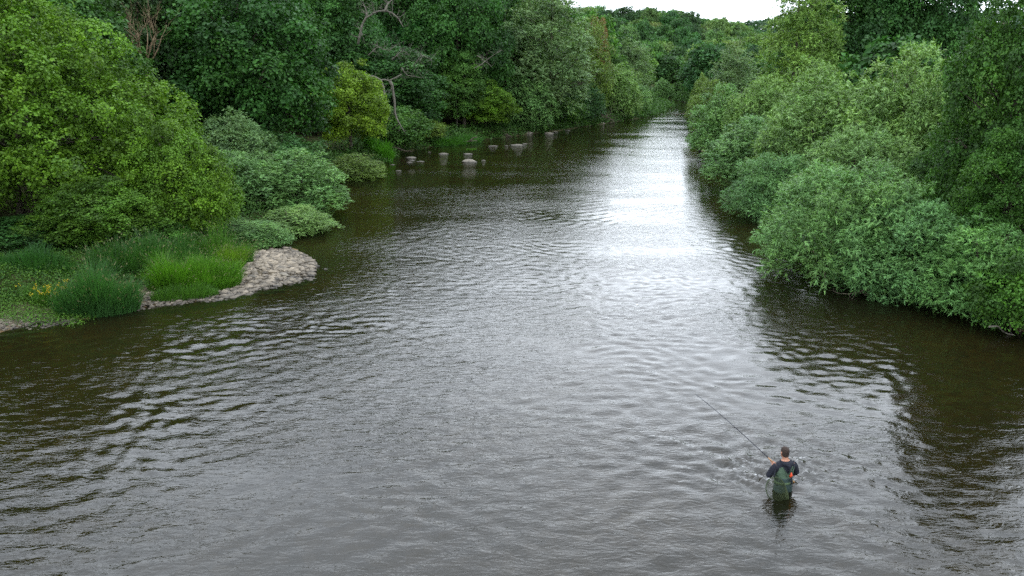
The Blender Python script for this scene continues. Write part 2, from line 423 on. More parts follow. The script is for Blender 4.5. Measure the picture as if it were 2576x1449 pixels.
def broad_crown(rs, lobes, centre, clumps, per, cr, leaf, wr=0.8, flat=0.75, upb=0.55, hueb=0.45, lobe_var=0.2):
    """lobe > clump > leaf. clumps: per square metre of lobe; cr: clump radius"""
    Ps, As, Ns, T, H = [], [], [], [], []
    LC = np.array([l[0] for l in lobes]); LR = np.array([l[1] for l in lobes]); centre = np.array(centre, float)
    for i, (c, r, d) in enumerate(lobes):
        n = int(4 * PI * r * r * clumps); dirs = unit(rs.normal(0, 1, (n, 3)))
        outw = unit((c - centre)[None])[0]
        keep = (dirs @ outw * 0.75 + dirs[:, 2] * 0.55 + rs.uniform(-0.75, 0.65, n)) > -0.35
        dirs = dirs[keep]
        sc = np.array([1, 1, flat])
        cc = c + dirs * r * sc * rs.uniform(0.80, 1.10, (len(dirs), 1))
        dd = np.linalg.norm(cc[:, None] - LC[None], axis=2) / LR[None]; dd[:, i] = 9
        cc = cc[dd.min(1) > 0.72]; dirs = dirs[dd.min(1) > 0.72]
        if not len(cc): continue
        m = len(cc); k = per
        lt = 1 + rs.normal(0, lobe_var); lh = rs.uniform(0, hueb)
        ct = rs.normal(0, 0.20, m); cs = rs.uniform(0.6, 1.35, m)
        off = rs.normal(0, 0.55, (m, k, 3)) * (cr * cs)[:, None, None]
        nd = unit(dirs * 0.7 + np.array([0, 0, 0.5]))
        along = (off * nd[:, None]).sum(2)
        off -= nd[:, None] * along[..., None] * 0.25
        rad = np.linalg.norm(off, axis=2)
        p = cc[:, None] + off - np.array([0, 0, 1.0]) * (rad ** 2)[..., None] * 0.35 / cr
        nn = unit((dirs[:, None] * 0.55 + np.array([0, 0, upb]) + off / cr * 0.35 + rs.normal(0, 0.55, (m, k, 3))).reshape(-1, 3))
        ax = (off / cr + rs.normal(0, 0.6, (m, k, 3)) + np.array([0, 0, -0.25])).reshape(-1, 3)
        ax = ax - nn * (ax * nn).sum(1, keepdims=True)
        Ps.append(p.reshape(-1, 3)); As.append(ax); Ns.append(nn)
        T.append((lt + np.repeat(ct, k) + rs.normal(0, 0.16, m * k))); H.append(np.clip(lh + rs.normal(0, 0.16, m * k), 0, 1))
    P = np.concatenate(Ps); A = np.concatenate(As); Nn = np.concatenate(Ns); n = len(P)
    L = leaf * np.clip(rs.lognormal(-0.05, 0.32, n), 0.45, 1.9)
    V, F, k = leaves_mesh(P, A, Nn, L, L * wr)
    return V, F, k, np.clip(np.concatenate(T), 0.45, 1.7), np.concatenate(H)

def willow_crown(rs, lobes, centre, shoots, nleaf, slen, leaf, wr=0.19, droop=0.35, hueb=0.3, upb=0.45):
    """lobe > arching shoot > narrow leaves"""
    Ps, As, Ns, T, H = [], [], [], [], []
    LC = np.array([l[0] for l in lobes]); LR = np.array([l[1] for l in lobes]); centre = np.array(centre, float)
    for i, (c, r, d) in enumerate(lobes):
        n = int(4 * PI * r * r * shoots); dirs = unit(rs.normal(0, 1, (n, 3)))
        outw = unit((c - centre)[None])[0]
        keep = (dirs @ outw * 0.75 + dirs[:, 2] * 0.6 + rs.uniform(-0.8, 0.6, n)) > -0.3
        dirs = dirs[keep]
        p0 = c + dirs * r * rs.uniform(0.55, 0.95, (len(dirs), 1))
        dd = np.linalg.norm(p0[:, None] - LC[None], axis=2) / LR[None]; dd[:, i] = 9
        ok = dd.min(1) > 0.62; p0 = p0[ok]; dirs = dirs[ok]; m = len(p0)
        if not m: continue
        sl = slen * rs.uniform(0.5, 1.3, m)
        dr = unit(dirs * 0.6 + outw * 0.25 + np.array([0, 0, upb]) + rs.normal(0, 0.28, (m, 3)))
        s = (np.linspace(0.12, 1, nleaf)[None] + rs.uniform(-0.03, 0.03, (m, nleaf)))
        p = p0[:, None] + dr[:, None] * (s * sl[:, None])[..., None]
        p[..., 2] -= droop * (s ** 2) * sl[:, None]
        tan = dr[:, None] + np.array([0, 0, -2.0 * droop]) * s[..., None]
        tan = unit(tan.reshape(-1, 3)).reshape(m, nleaf, 3)
        side = unit(rs.normal(0, 1, (m * nleaf, 3))).reshape(m, nleaf, 3)
        ax = tan * 0.75 + side * 0.65 + np.array([0, 0, -0.18])
        nn = unit((np.array([0, 0, 0.8]) + dirs[:, None] * 0.4 + rs.normal(0, 0.45, (m, nleaf, 3))).reshape(-1, 3))
        ax = ax.reshape(-1, 3); ax = ax - nn * (ax * nn).sum(1, keepdims=True)
        lt = 1 + rs.normal(0, 0.13); lh = rs.uniform(0, hueb); st = rs.normal(0, 0.16, m)
        Ps.append(p.reshape(-1, 3)); As.append(ax); Ns.append(nn)
        T.append((lt + np.repeat(st, nleaf) + rs.normal(0, 0.14, m * nleaf))); H.append(np.clip(lh + rs.normal(0, 0.14, m * nleaf), 0, 1))
    P = np.concatenate(Ps); A = np.concatenate(As); Nn = np.concatenate(Ns); n = len(P)
    L = leaf * np.clip(rs.lognormal(-0.05, 0.32, n), 0.45, 1.9)
    V, F, k = leaves_mesh(P, A, Nn, L, L * wr, tri=True)
    return V, F, k, np.clip(np.concatenate(T), 0.45, 1.7), np.concatenate(H)

def trunk_mesh(rs, name, lobes, base_r, fork_z, limbs=10, stems=1, spread=0.3, mat=None, top=None):
    mb = MB(); C = np.mean([l[0] for l in lobes], axis=0); zt = max(l[0][2] for l in lobes)
    heads = []
    for s in range(stems):
        a = rs.uniform(0, 6.28); o = np.array([math.cos(a), math.sin(a), 0]) * (spread if stems > 1 else 0)
        tip = np.array([C[0], C[1], 0]) * 0.6 + o * 2.5 * (stems > 1); tip[2] = zt * 0.9
        pts = []
        for q in np.linspace(0, 1, 8):
            p = o * (1 - q) + tip * q; p = p + rs.normal(0, 0.05 * base_r * 6, 3) * (q > 0); p[2] = -0.4 + (tip[2] + 0.4) * q; pts.append(p)
        rad = base_r / math.sqrt(stems) * np.array([1.35, 1.0, 0.86, 0.72, 0.58, 0.44, 0.3, 0.12])
        mb.tube(pts, rad, 8); heads.append((pts, rad))
    sel = [lobes[j] for j in rs.permutation(len(lobes))[:limbs]]
    for c, r, d in sel:
        pts, rad = heads[rs.randint(len(heads))]
        zc = max(fork_z, c[2] - np.linalg.norm(c[:2] - np.array(pts[3])[:2]) * 0.8)
        j = int(np.argmin([abs(p[2] - zc) for p in pts])); j = min(max(j, 1), 6)
        p0 = np.array(pts[j]); p3 = c + d * r * 0.4
        p1 = p0 * 0.67 + p3 * 0.33 + np.array([0, 0, 0.12 * np.linalg.norm(p3 - p0)]) + rs.normal(0, 0.15, 3)
        p2 = p0 * 0.33 + p3 * 0.67 + np.array([0, 0, 0.10 * np.linalg.norm(p3 - p0)]) + rs.normal(0, 0.15, 3)
        r0 = rad[j] * 0.55
        mb.tube([p0, p1, p2, p3], [r0, r0 * 0.7, r0 * 0.45, r0 * 0.15], 5)
        for _ in range(2):                        # twigs
            q = p2 + rs.normal(0, 0.5, 3) * r * 1.2
            mb.tube([p1 * 0.4 + p2 * 0.6, (p2 + q) / 2 + rs.normal(0, 0.1, 3), q], [r0 * 0.35, r0 * 0.2, r0 * 0.08], 4)
    return mb.mesh(name, mat or M_bark)

def crown_mesh(name, data, mat):
    V, F, k, T, H = data
    return mesh_np(name, V, F, k, [mat], False, {'tint': T, 'hue': H})

PROTO = {}
def add_proto(key, crown, trunk, W, H): PROTO[key] = (crown, trunk, W, H)

def proto_broad(key, seed, W, H, base, n, lr, leaf, clumps, per, cr, flat=0.75, up_frac=0.55, zmin=-0.75, trunk_r=0.25, limbs=10, stems=1, cone=0.0, **kw):
    rs = np.random.RandomState(seed)
    zc = base + (H - base) * (1 - up_frac)
    lobes = dome_lobes(rs, (0, 0, zc), W / 2, W / 2, H - zc, zc - base, n, lr, zmin)
    if cone:
        lobes = [(np.array([c[0] * (1 - cone * max(0, (c[2] - zc) / (H - zc))), c[1] * (1 - cone * max(0, (c[2] - zc) / (H - zc))), c[2]]), r * (1 - 0.4 * cone * max(0, (c[2] - zc) / (H - zc))), d) for c, r, d in lobes]
    lobes += [(np.array([rs.normal(0, W * 0.10), rs.normal(0, W * 0.10), zc + rs.uniform(-0.2, 0.35) * (H - base)]), lr * 1.3, np.array([0, 0, 1.0])) for _ in range(max(2, n // 8))]
    data = broad_crown(rs, lobes, (0, 0, zc - 0.2 * (H - base)), clumps, per, cr, leaf, flat=flat, **kw)
    add_proto(key, crown_mesh('crown_' + key, data, M_leaf), trunk_mesh(rs, 'trunk_' + key, lobes, trunk_r, max(base, H * 0.2), limbs, stems), W, H)
    return len(data[1])

def proto_willow(key, seed, W, H, base, n, lr, shoots, nleaf, slen, leaf, stems=4, zmin=-0.5, up_frac=0.62, trunk_r=0.22, limbs=12, **kw):
    rs = np.random.RandomState(seed)
    zc = base + (H - base) * (1 - up_frac)
    lobes = dome_lobes(rs, (0, 0, zc), W / 2, W / 2, H - zc, zc - base, n, lr, zmin)
    lobes += [(np.array([rs.normal(0, W * 0.12), rs.normal(0, W * 0.12), zc + rs.uniform(-0.1, 0.4) * (H - base)]), lr * 1.2, np.array([0, 0, 1.0])) for _ in range(max(2, n // 8))]
    data = willow_crown(rs, lobes, (0, 0, zc - 0.3 * (H - base)), shoots, nleaf, slen, leaf, **kw)
    add_proto(key, crown_mesh('crown_' + key, data, M_willow), trunk_mesh(rs, 'trunk_' + key, lobes, trunk_r, 0.4, limbs, stems, spread=0.35), W, H)
    return len(data[1])

cnt = {}
cnt['oak'] = proto_broad('oak', 21, 12, 14, 0.8, 75, 1.45, 0.20, 3.4, 20, 0.38, flat=0.85, trunk_r=0.42, limbs=16)
cnt['oak2'] = proto_broad('oak2', 22, 12, 14, 1.2, 66, 1.55, 0.20, 3.4, 20, 0.38, flat=0.8, trunk_r=0.4, limbs=16)
cnt['ash'] = proto_broad('ash', 23, 8, 15, 1.0, 62, 1.15, 0.19, 3.6, 19, 0.34, flat=0.85, trunk_r=0.28, limbs=14, cone=0.3)
cnt['round'] = proto_broad('round', 24, 7, 8, 0.4, 54, 0.95, 0.15, 5.5, 20, 0.27, flat=0.65, trunk_r=0.18, limbs=12, hueb=0.5)
cnt['bush'] = proto_broad('bush', 25, 5, 4, 0.1, 36, 0.72, 0.13, 6.5, 17, 0.25, flat=0.8, trunk_r=0.10, limbs=8, stems=3)
cnt['tallwillow'] = proto_willow('tallwillow', 26, 9, 16, 1.0, 92, 1.0, 8.5, 12, 0.62, 0.25, stems=2, wr=0.3, up_frac=0.62, zmin=-0.85, trunk_r=0.3, limbs=26, droop=0.3)
cnt['wmid'] = proto_willow('wmid', 27, 8, 6.5, -0.3, 80, 0.92, 13, 13, 0.46, 0.18, wr=0.34, zmin=-0.95, up_frac=0.7)
cnt['wmid2'] = proto_willow('wmid2', 28, 8, 7.5, -0.3, 86, 0.90, 13, 13, 0.46, 0.18, wr=0.34, upb=0.6, zmin=-0.95, up_frac=0.7)
cnt['wnear'] = proto_willow('wnear', 29, 8.5, 5.4, -0.1, 95, 0.78, 20, 17, 0.52, 0.14, wr=0.29, zmin=-0.95, up_frac=0.72)
cnt['wnear2'] = proto_willow('wnear2', 30, 6, 4.2, -0.1, 66, 0.64, 26, 16, 0.46, 0.13, wr=0.27, zmin=-0.95, up_frac=0.72)
for i in range(4):
    cnt['far%d' % i] = proto_broad('far%d' % i, 40 + i, 10, 13, 1.0, 34, 1.9, 0.46, 1.9, 8, 0.75, flat=0.75, trunk_r=0.3, limbs=6, cone=(0, 0, 0.35, 0.15)[i])
# the tall sallow on the left and its lower neighbour are seen close: small leaves
cnt['sallow'] = proto_broad('sallow', 51, 17, 13.5, 0.5, 230, 1.05, 0.135, 4.1, 24, 0.26, flat=0.95, up_frac=0.66, trunk_r=0.32, limbs=30, stems=3, cone=0.55, hueb=0.5, zmin=-0.8)
cnt['sallow2'] = proto_broad('sallow2', 52, 7, 6.5, 0.2, 84, 0.75, 0.11, 7.6, 24, 0.22, flat=0.95, up_frac=0.66, trunk_r=0.16, limbs=16, stems=3, cone=0.25, hueb=0.55)
cnt['neardark'] = proto_broad('neardark', 53, 8, 11.5, 0.3, 96, 0.95, 0.135, 5.2, 23, 0.26, flat=0.9, up_frac=0.6, trunk_r=0.25, limbs=16, hueb=0.45)
print('leaf faces', cnt, sum(cnt.values()))

BARK_OBJS = 0
def tree(key, name, x, y, W, H, color, label, cat='tree', group=None, rz=None, z=None, squash=1.0, rs=random.Random(5)):
    crown, trunk, pw, ph = PROTO[key]
    z = gz(x, y) - 0.05 if z is None else z
    e = empty(name, (x, y, z), rs.uniform(0, 6.28) if rz is None else rz, (W / pw, W / pw * squash, H / ph))
    c = link('crown', crown, e); c.color = (color[0] * 1.2, color[1] * 1.12, color[2] * 1.08, 1)
    link('trunk', trunk, e)
    return tag(e, label, cat, group)
def tree_px(key, name, px, Y, top_py, wpx, color, label, **kw):
    p = at(px, top_py, Y); g = gz(p[0], Y); depth = Y * CT + (CAM_H - 4) * ST
    return tree(key, name, p[0], Y, wpx / FPX * depth, max(1.0, (p[2] - g) * 1.07), color, label, **kw)

# leaf colours (base reflectance)
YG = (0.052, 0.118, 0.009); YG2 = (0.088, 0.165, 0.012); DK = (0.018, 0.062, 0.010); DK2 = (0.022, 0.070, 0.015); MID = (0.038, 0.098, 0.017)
WIL = (0.080, 0.170, 0.046); WIL2 = (0.100, 0.185, 0.046); PALE = (0.088, 0.155, 0.055); BLU = (0.028, 0.078, 0.020); OLV = (0.080, 0.138, 0.024)

# ---- left bank, near
tree_px('sallow', 'sallow_tree', -30, 40, -60, 860, YG, 'huge rounded yellow-green sallow filling the left edge above the gravel shore', rz=0.6)
tree_px('sallow2', 'sallow_bush', 430, 37.5, 320, 300, YG, 'lower yellow-green sallow at the right foot of the huge left tree', cat='bush', rz=2.0)
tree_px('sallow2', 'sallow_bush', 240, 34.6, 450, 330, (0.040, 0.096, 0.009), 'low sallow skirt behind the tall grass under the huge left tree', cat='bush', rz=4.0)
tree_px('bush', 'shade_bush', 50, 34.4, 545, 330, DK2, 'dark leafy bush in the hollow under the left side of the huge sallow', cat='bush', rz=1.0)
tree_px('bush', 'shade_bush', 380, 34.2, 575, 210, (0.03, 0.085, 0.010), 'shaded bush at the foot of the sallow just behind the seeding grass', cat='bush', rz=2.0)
tree_px('wmid', 'willow_bush', 590, 45, 395, 250, WIL, 'grey-green willow bush beside the sallow, above the gravel bar', cat='bush', rz=1.0)
tree_px('wmid2', 'willow_bush', 735, 47.5, 385, 250, WIL, 'grey-green willow bush overhanging the river beyond the gravel bar', cat='bush', rz=3.0)
tree_px('wnear2', 'willow_bush', 745, 42.5, 525, 190, WIL2, 'low yellowish willow at the water just behind the gravel bar tip', cat='bush', rz=2.2)
tree_px('wnear2', 'willow_bush', 655, 38.7, 562, 150, WIL, 'small willow sprawling with bare sticks at the back of the gravel bar', cat='bush', rz=0.2)
tree_px('wnear2', 'willow_bush', 592, 39.2, 560, 180, WIL, 'low willow between the sallow and the back of the gravel bar', cat='bush', rz=3.2)
tree_px('wmid', 'willow_bush', 580, 52, 300, 220, (0.080, 0.150, 0.052), 'silvery willow sapling thicket in front of the dark oak', cat='bush', rz=5)
tree_px('bush', 'river_scrub', 700, 56, 330, 230, BLU, 'dark scrub at the foot of the dark oak', cat='bush')
tree_px('wmid2', 'willow_bush', 892, 64.5, 392, 150, OLV, 'low olive willow scrub overhanging the water before the reeds', cat='bush', rz=0.4)
# ---- left bank, middle
tree_px('oak', 'oak_tree', 600, 61, -40, 440, DK, 'massive dark green oak with layered crown behind the willow bushes', rz=0.9)
tree_px('round', 'field_maple', 872, 74, 172, 190, YG2, 'bright yellow-green maple leaning out above the reed clump', rz=1.7)
tree_px('ash', 'ash_tree', 270, 66, -150, 360, BLU, 'tall blue-green tree rising behind the slope of the huge left sallow')
tree_px('ash', 'ash_tree', 850, 92, -60, 210, DK2, 'slim dark ash between the dark oak and the ivy-covered tree')
tree_px('bush', 'river_scrub', 985, 84.5, 270, 190, MID, 'green scrub under the ivy-covered tree by the driftwood', cat='bush')
tree_px('bush', 'river_scrub', 1065, 92, 300, 120, OLV, 'brownish tangled scrub at the waterline left of the long log', cat='bush')
tree_px('ash', 'ivy_tree', 985, 92, 120, 260, DK2, 'ivy-covered tree with bare grey branches poking out of its top')
tree_px('oak2', 'oak_tree', 1150, 108, -40, 260, DK, 'dark broad oak behind the ivy-covered tree')
tree_px('oak', 'oak_tree', 1020, 115, -120, 260, DK, 'dark oak at the top of the frame above the arching dead branch')
tree_px('ash', 'young_ash', 1165, 103, 130, 130, MID, 'narrow mid-green ash whose thin bare stem stands in the grass')
tree_px('round', 'field_maple', 1222, 104.5, 212, 150, YG, 'low spreading yellow-green maple over the long grassy bank', rz=0.3)
tree_px('ash', 'ash_tree', 1270, 122, -40, 150, DK2, 'dark tall ash left of the pale poplar-like willow')
tree_px('tallwillow', 'white_willow', 1380, 116, -25, 225, PALE, 'tall pale grey-green willow with upright limbs on the left bank', rz=0.4)
tree_px('wmid', 'willow_bush', 1330, 112, 190, 140, WIL, 'grey-green willow bush at the foot of the tall pale willow', cat='bush')
tree_px('tallwillow', 'white_willow', 1300, 131, 30, 130, PALE, 'smaller pale willow just left of the tall pale willow')
tree_px('bush', 'river_scrub', 1420, 121, 250, 120, MID, 'leafy scrub on the bank right of the tall pale willow', cat='bush')
tree_px('wmid2', 'willow_bush', 1462, 128, 205, 120, BLU, 'dark rounded bush before the driftwood heap', cat='bush')
tree_px('tallwillow', 'white_willow', 1480, 134, 60, 130, OLV, 'olive willow standing right of the tall pale willow')
tree_px('wmid', 'willow_bush', 1555, 141, 175, 130, WIL2, 'spreading light willow behind the driftwood heap', cat='bush')
tree_px('wmid2', 'willow_bush', 1580, 152, 200, 110, WIL, 'rounded willow trailing into the water at the far left bank', cat='bush')
tree_px('wmid', 'willow_bush', 1612, 170, 222, 60, WIL2, 'last pale willow of the left bank before the river bend', cat='bush')
tree_px('ash', 'ash_tree', 1530, 155, 120, 110, MID, 'mid-green ash above the spreading light willow')
tree_px('tallwillow', 'white_willow', 1590, 175, 110, 100, PALE, 'pale round-topped tree at the end of the left bank')

# ---- right bank
tree_px('tallwillow', 'white_willow', 2032, 80, -40, 195, (0.095, 0.175, 0.032), 'tall light yellow-green willow at the centre of the right bank skyline', rz=2.5)
tree_px('oak2', 'oak_tree', 2160, 88, -90, 300, DK2, 'left half of the dark oak pair rising above the right willows')
tree_px('oak', 'oak_tree', 2345, 86, -120, 300, DK2, 'right half of the dark oak pair, touching the top of the frame')
tree_px('neardark', 'alder_tree', 2600, 33, -25, 340, (0.026, 0.074, 0.011), 'glossy dark green alder cut by the right edge of the frame', rz=1.0)
tree_px('neardark', 'alder_tree', 2440, 38.5, 330, 250, (0.030, 0.082, 0.013), 'lower green alder bush in front of the tall alder at right', cat='bush', rz=3.1)
tree_px('neardark', 'alder_tree', 2575, 29.5, 330, 260, (0.028, 0.080, 0.011), 'dense green alder regrowth at the right edge above the corner sapling', cat='bush', rz=5.0)
tree_px('bush', 'alder_sapling', 2585, 25.6, 640, 250, (0.036, 0.100, 0.012), 'broad-leaved sapling hanging to the water in the right corner', cat='bush')
tree_px('wnear', 'willow_bush', 2145, 32.8, 425, 440, WIL, 'large feathery willow bush overhanging dark water in the right foreground', cat='bush', rz=0.5)
tree_px('wnear', 'willow_bush', 2310, 30.3, 510, 360, (0.070, 0.160, 0.048), 'right part of the foreground willow, drooping over the dark water', cat='bush', rz=2.6)
tree_px('wnear2', 'willow_bush', 2480, 27.6, 585, 320, (0.070, 0.165, 0.040), 'nearest willow clump at the right edge, with long drooping leaves', cat='bush', rz=4.4)
tree_px('wnear', 'willow_bush', 1965, 46.5, 395, 250, (0.070, 0.158, 0.048), 'willow bush with leaning bare stems behind the foreground willow', cat='bush', rz=3.6)
tree_px('wmid', 'willow_bush', 1668, 222, 205, 60, WIL, 'round willow on the outer bank of the river bend, leftmost of three', cat='bush')
tree_px('wmid2', 'willow_bush', 1705, 236, 208, 60, MID, 'dark bush on the outer bank of the river bend, middle of three', cat='bush')
tree_px('wmid', 'willow_bush', 1745, 226, 195, 70, WIL, 'grey-green willow on the outer bank of the bend, rightmost of three', cat='bush')
tree_px('wnear', 'willow_bush', 2180, 43, 330, 330, (0.088, 0.168, 0.046), 'mid willow mound directly behind the foreground willow', cat='bush', rz=1.7)
tree_px('wmid2', 'willow_bush', 1905, 58, 305, 240, (0.076, 0.160, 0.048), 'willow bush at the river edge where the right bank steps back', cat='bush', rz=0.7)
tree_px('wmid', 'willow_bush', 2080, 52, 225, 310, (0.092, 0.172, 0.044), 'broad willow crown in the middle of the right bank', cat='bush', rz=2.3)
tree_px('wmid2', 'willow_bush', 2290, 48, 140, 330, WIL2, 'tallest pale willow mound below the dark oak pair', cat='bush', rz=4.0)
tree_px('wmid', 'willow_bush', 2410, 44, 205, 260, WIL2, 'pale willow mound beside the tall alder', cat='bush', rz=5.2)
tree_px('wmid', 'willow_bush', 2060, 66, 180, 230, WIL2, 'yellowish willow in front of the left dark oak', cat='bush', rz=0.1)
tree_px('wmid2', 'willow_bush', 1835, 78, 225, 190, WIL, 'willow at the narrowing of the river on the right bank', cat='bush', rz=1.1)
tree_px('wmid', 'willow_bush', 1920, 72, 215, 180, WIL2, 'light willow mound under the tall yellow-green willow', cat='bush', rz=3.3)
tree_px('wmid2', 'willow_bush', 1795, 104, 210, 120, OLV, 'leaning willow reaching over the far water from the right bank', cat='bush', rz=2.0)
tree_px('wmid', 'willow_bush', 1768, 132, 200, 60, OLV, 'far willow branch screen hanging over the bright water', cat='bush', rz=0.9)
tree_px('tallwillow', 'white_willow', 1850, 112, 130, 120, PALE, 'grey-green willow left of the tall yellow-green willow')

for i, (x, y, w, h) in enumerate([(25, 20, 9, 14), (24, 11, 9, 13), (27, 2, 10, 14)]):
    tree('ash', 'bank_alder', x, y, w, h, DK2, 'tall dark alder of the near right bank, mirrored in the water at the right edge', group='near right bank alders')
for i, (x, y, w, h) in enumerate([(-33, 20, 11, 17), (-30, 9, 11, 16), (-34, -3, 11, 16)]):
    tree('oak', 'bank_oak', x, y, w, h, DK, 'tall dark oak of the near left bank, mirrored in the water at the lower left', group='near left bank oaks')
# ---- hidden ranks behind: the wood on the left slope and on the right bank
rng = random.Random(77)
def clear(x, y, placed, d): return all((x - a) ** 2 + (y - b) ** 2 > d * d for a, b in placed)
placed = []
n_l = 0
for i in range(4000):
    y = rng.uniform(48, 215); off = rng.uniform(13, 60)
    x = float(XL(y)) - off
    if y > 170 and off < 4: continue
    if x / y < -0.72 or x / y > 0.22: continue
    if off > 34 and rng.random() < 0.5: continue
    if not clear(x, y, placed, 8.0): continue
    placed.append((x, y)); far = y > 120
    k = rng.choice(['oak', 'oak2', 'ash', 'ash'])
    if far: k = rng.choice(['far0', 'far1', 'far2', 'far3'])
    c = rng.choice([DK, DK2, DK2, MID, BLU])
    tone = {DK: 'darkest green', DK2: 'dark green', MID: 'mid-green', BLU: 'blue-green'}[c]; shp = 'tall narrow' if k == 'ash' else 'broad' if k.startswith('oak') else 'distant rounded'
    tree(k, 'woodland_tree', x, y, rng.uniform(9, 12), rng.uniform(14, 19), tuple(v * rng.uniform(0.85, 1.15) for v in c),
         '%s %s tree in the close wood on the left slope' % (shp, tone), group='%s %s trees of the left slope' % (shp, tone))
    n_l += 1
    if n_l >= 120: break
placed = []; n_r = 0; RIGHT_SEEN = set([16, 17, 27, 35, 38, 39, 41])
for i in range(2000):
    y = rng.uniform(70, 215); x = float(XR(y)) + rng.uniform(14, 75)
    if x / y > 0.78 or x / y < 0.25: continue
    if not clear(x, y, placed, 9.5): continue
    placed.append((x, y)); k = rng.choice(['far0', 'far1', 'far2', 'far3']); c = rng.choice([DK2, MID, BLU])
    args = (k, 'woodland_tree', x, y, rng.uniform(8, 11), rng.uniform(9, 12), c)
    if n_r in RIGHT_SEEN: tree(*args, 'mid-green tree of the flat wood behind the right bank willows', group='trees behind the right bank')
    n_r += 1
    if n_r >= 45: break
# ---- wooded hill beyond the bend: every crown a tree
placed = []; n_h = 0
HILL_SEEN = set([0, 7, 16, 17, 18, 23, 25, 27, 28, 29, 31, 34, 39, 45, 49, 54, 63, 64, 70, 72, 74, 77, 79, 81, 84, 86, 87, 88, 89, 90, 92, 93, 96, 102, 104, 106, 108, 110, 113, 115, 116, 118, 123, 126, 132, 135, 139, 141, 143, 144, 145, 148, 150, 155, 160, 166, 169, 170, 175, 177, 181, 187, 193, 199, 200, 202, 204, 211, 212, 218, 226, 227])          # crowns that can be seen; the rest of the hill is hidden
KINDS = [((0.026, 0.070, 0.020), 'dark rounded oak %s the wooded hillside beyond the river bend', 'dark oaks on the far hillside'),  # hillside leaf colours lightened, standing in for haze in the air
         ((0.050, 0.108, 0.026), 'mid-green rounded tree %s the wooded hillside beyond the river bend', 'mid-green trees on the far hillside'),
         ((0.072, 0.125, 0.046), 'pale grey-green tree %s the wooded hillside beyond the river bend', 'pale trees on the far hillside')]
for i in range(9000):
    y = 205 + 225 * rng.random(); x = y * rng.uniform(0.02, 0.40)
    if min(float(XL(y)) - x, x - float(XR(y))) > 0 or (x > float(XL(y)) - 3 and x < float(XR(y)) + 3): continue
    if not clear(x, y, placed, 7.6): continue
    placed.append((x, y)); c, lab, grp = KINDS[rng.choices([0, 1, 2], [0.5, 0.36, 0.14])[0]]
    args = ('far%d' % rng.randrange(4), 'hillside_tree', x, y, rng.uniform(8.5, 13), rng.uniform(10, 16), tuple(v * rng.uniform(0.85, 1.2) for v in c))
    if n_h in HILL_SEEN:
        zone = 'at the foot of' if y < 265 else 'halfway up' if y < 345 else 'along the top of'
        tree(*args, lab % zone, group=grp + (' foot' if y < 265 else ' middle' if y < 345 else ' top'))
    n_h += 1
    if n_h >= 230: break
print('trees', n_l, n_r, n_h)

# ---- far woods that read as one mass
rs = np.random.RandomState(9)
n = 1500
fy = rs.uniform(640, 1080, n); fx = fy * rs.uniform(0.05, 0.72, n); fz = ground(fx, fy)
base_v = []; 
Vs, Fs, Ts = [], [], []
k = 26
cs = np.stack([fx, fy, fz + 5], 1)
d = unit(rs.normal(0, 1, (n * k, 3))); d[:, 2] = np.abs(d[:, 2])
P = np.repeat(cs, k, 0) + d * np.array([4.6, 4.6, 5.5]) * rs.uniform(0.7, 1.05, (n * k, 1))
V, F, kk = leaves_mesh(P, rs.normal(0, 1, (n * k, 3)), unit(d + rs.normal(0, 0.3, (n * k, 3)) + np.array([0, 0, 0.4])), np.full(n * k, 3.4) * rs.uniform(0.6, 1.2, n * k), np.full(n * k, 2.6))
fw = link('far_wood', mesh_np('far_wood', V, F, 4, [M_leaf], False, {'tint': np.clip(np.repeat(rs.normal(1, 0.15, n), k) + rs.normal(0, 0.08, n * k), 0.5, 1.6), 'hue': rs.uniform(0, 0.2, n * k)}))
fw.color = (0.028, 0.062, 0.028, 1)
tag(fw, 'distant bluish wooded ridge on the skyline', 'wood', kind='stuff')

# ------------------------------------------------------------------ undergrowth and grass
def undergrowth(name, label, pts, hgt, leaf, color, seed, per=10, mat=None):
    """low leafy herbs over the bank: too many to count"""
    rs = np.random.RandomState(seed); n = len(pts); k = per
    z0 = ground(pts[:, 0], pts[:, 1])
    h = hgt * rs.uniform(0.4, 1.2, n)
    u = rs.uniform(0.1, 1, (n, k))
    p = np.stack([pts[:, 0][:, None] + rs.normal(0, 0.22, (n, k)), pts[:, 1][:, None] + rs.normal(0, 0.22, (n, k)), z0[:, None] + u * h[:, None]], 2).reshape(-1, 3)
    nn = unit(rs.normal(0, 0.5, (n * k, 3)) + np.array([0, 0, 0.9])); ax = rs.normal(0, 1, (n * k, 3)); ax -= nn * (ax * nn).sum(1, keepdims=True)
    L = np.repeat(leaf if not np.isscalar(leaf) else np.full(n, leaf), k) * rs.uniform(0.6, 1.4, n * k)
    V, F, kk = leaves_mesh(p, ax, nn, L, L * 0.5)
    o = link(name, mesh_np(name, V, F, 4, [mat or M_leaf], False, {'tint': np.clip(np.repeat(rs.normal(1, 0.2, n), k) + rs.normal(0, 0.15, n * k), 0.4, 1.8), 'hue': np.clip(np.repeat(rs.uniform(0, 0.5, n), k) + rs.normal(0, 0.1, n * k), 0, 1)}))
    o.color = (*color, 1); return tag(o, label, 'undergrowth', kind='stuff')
rs = np.random.RandomState(61)
y = rs.uniform(41, 200, 6500); x = XL(y) - np.abs(rs.normal(0, 3.0, len(y))) + 0.25
pl = np.stack([x, y], 1); undergrowth('undergrowth', 'rank green herbs along the far part of the left bank', pl, 0.75 + 0 * y, 0.10 + y * 0.0017, (0.036, 0.086, 0.016), 1)
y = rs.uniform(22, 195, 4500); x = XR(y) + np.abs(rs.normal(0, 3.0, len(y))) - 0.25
undergrowth('undergrowth', 'dark herbs under the right bank willows', np.stack([x, y], 1), 0.6 + 0 * y, 0.10 + y * 0.0015, (0.026, 0.070, 0.012), 2)
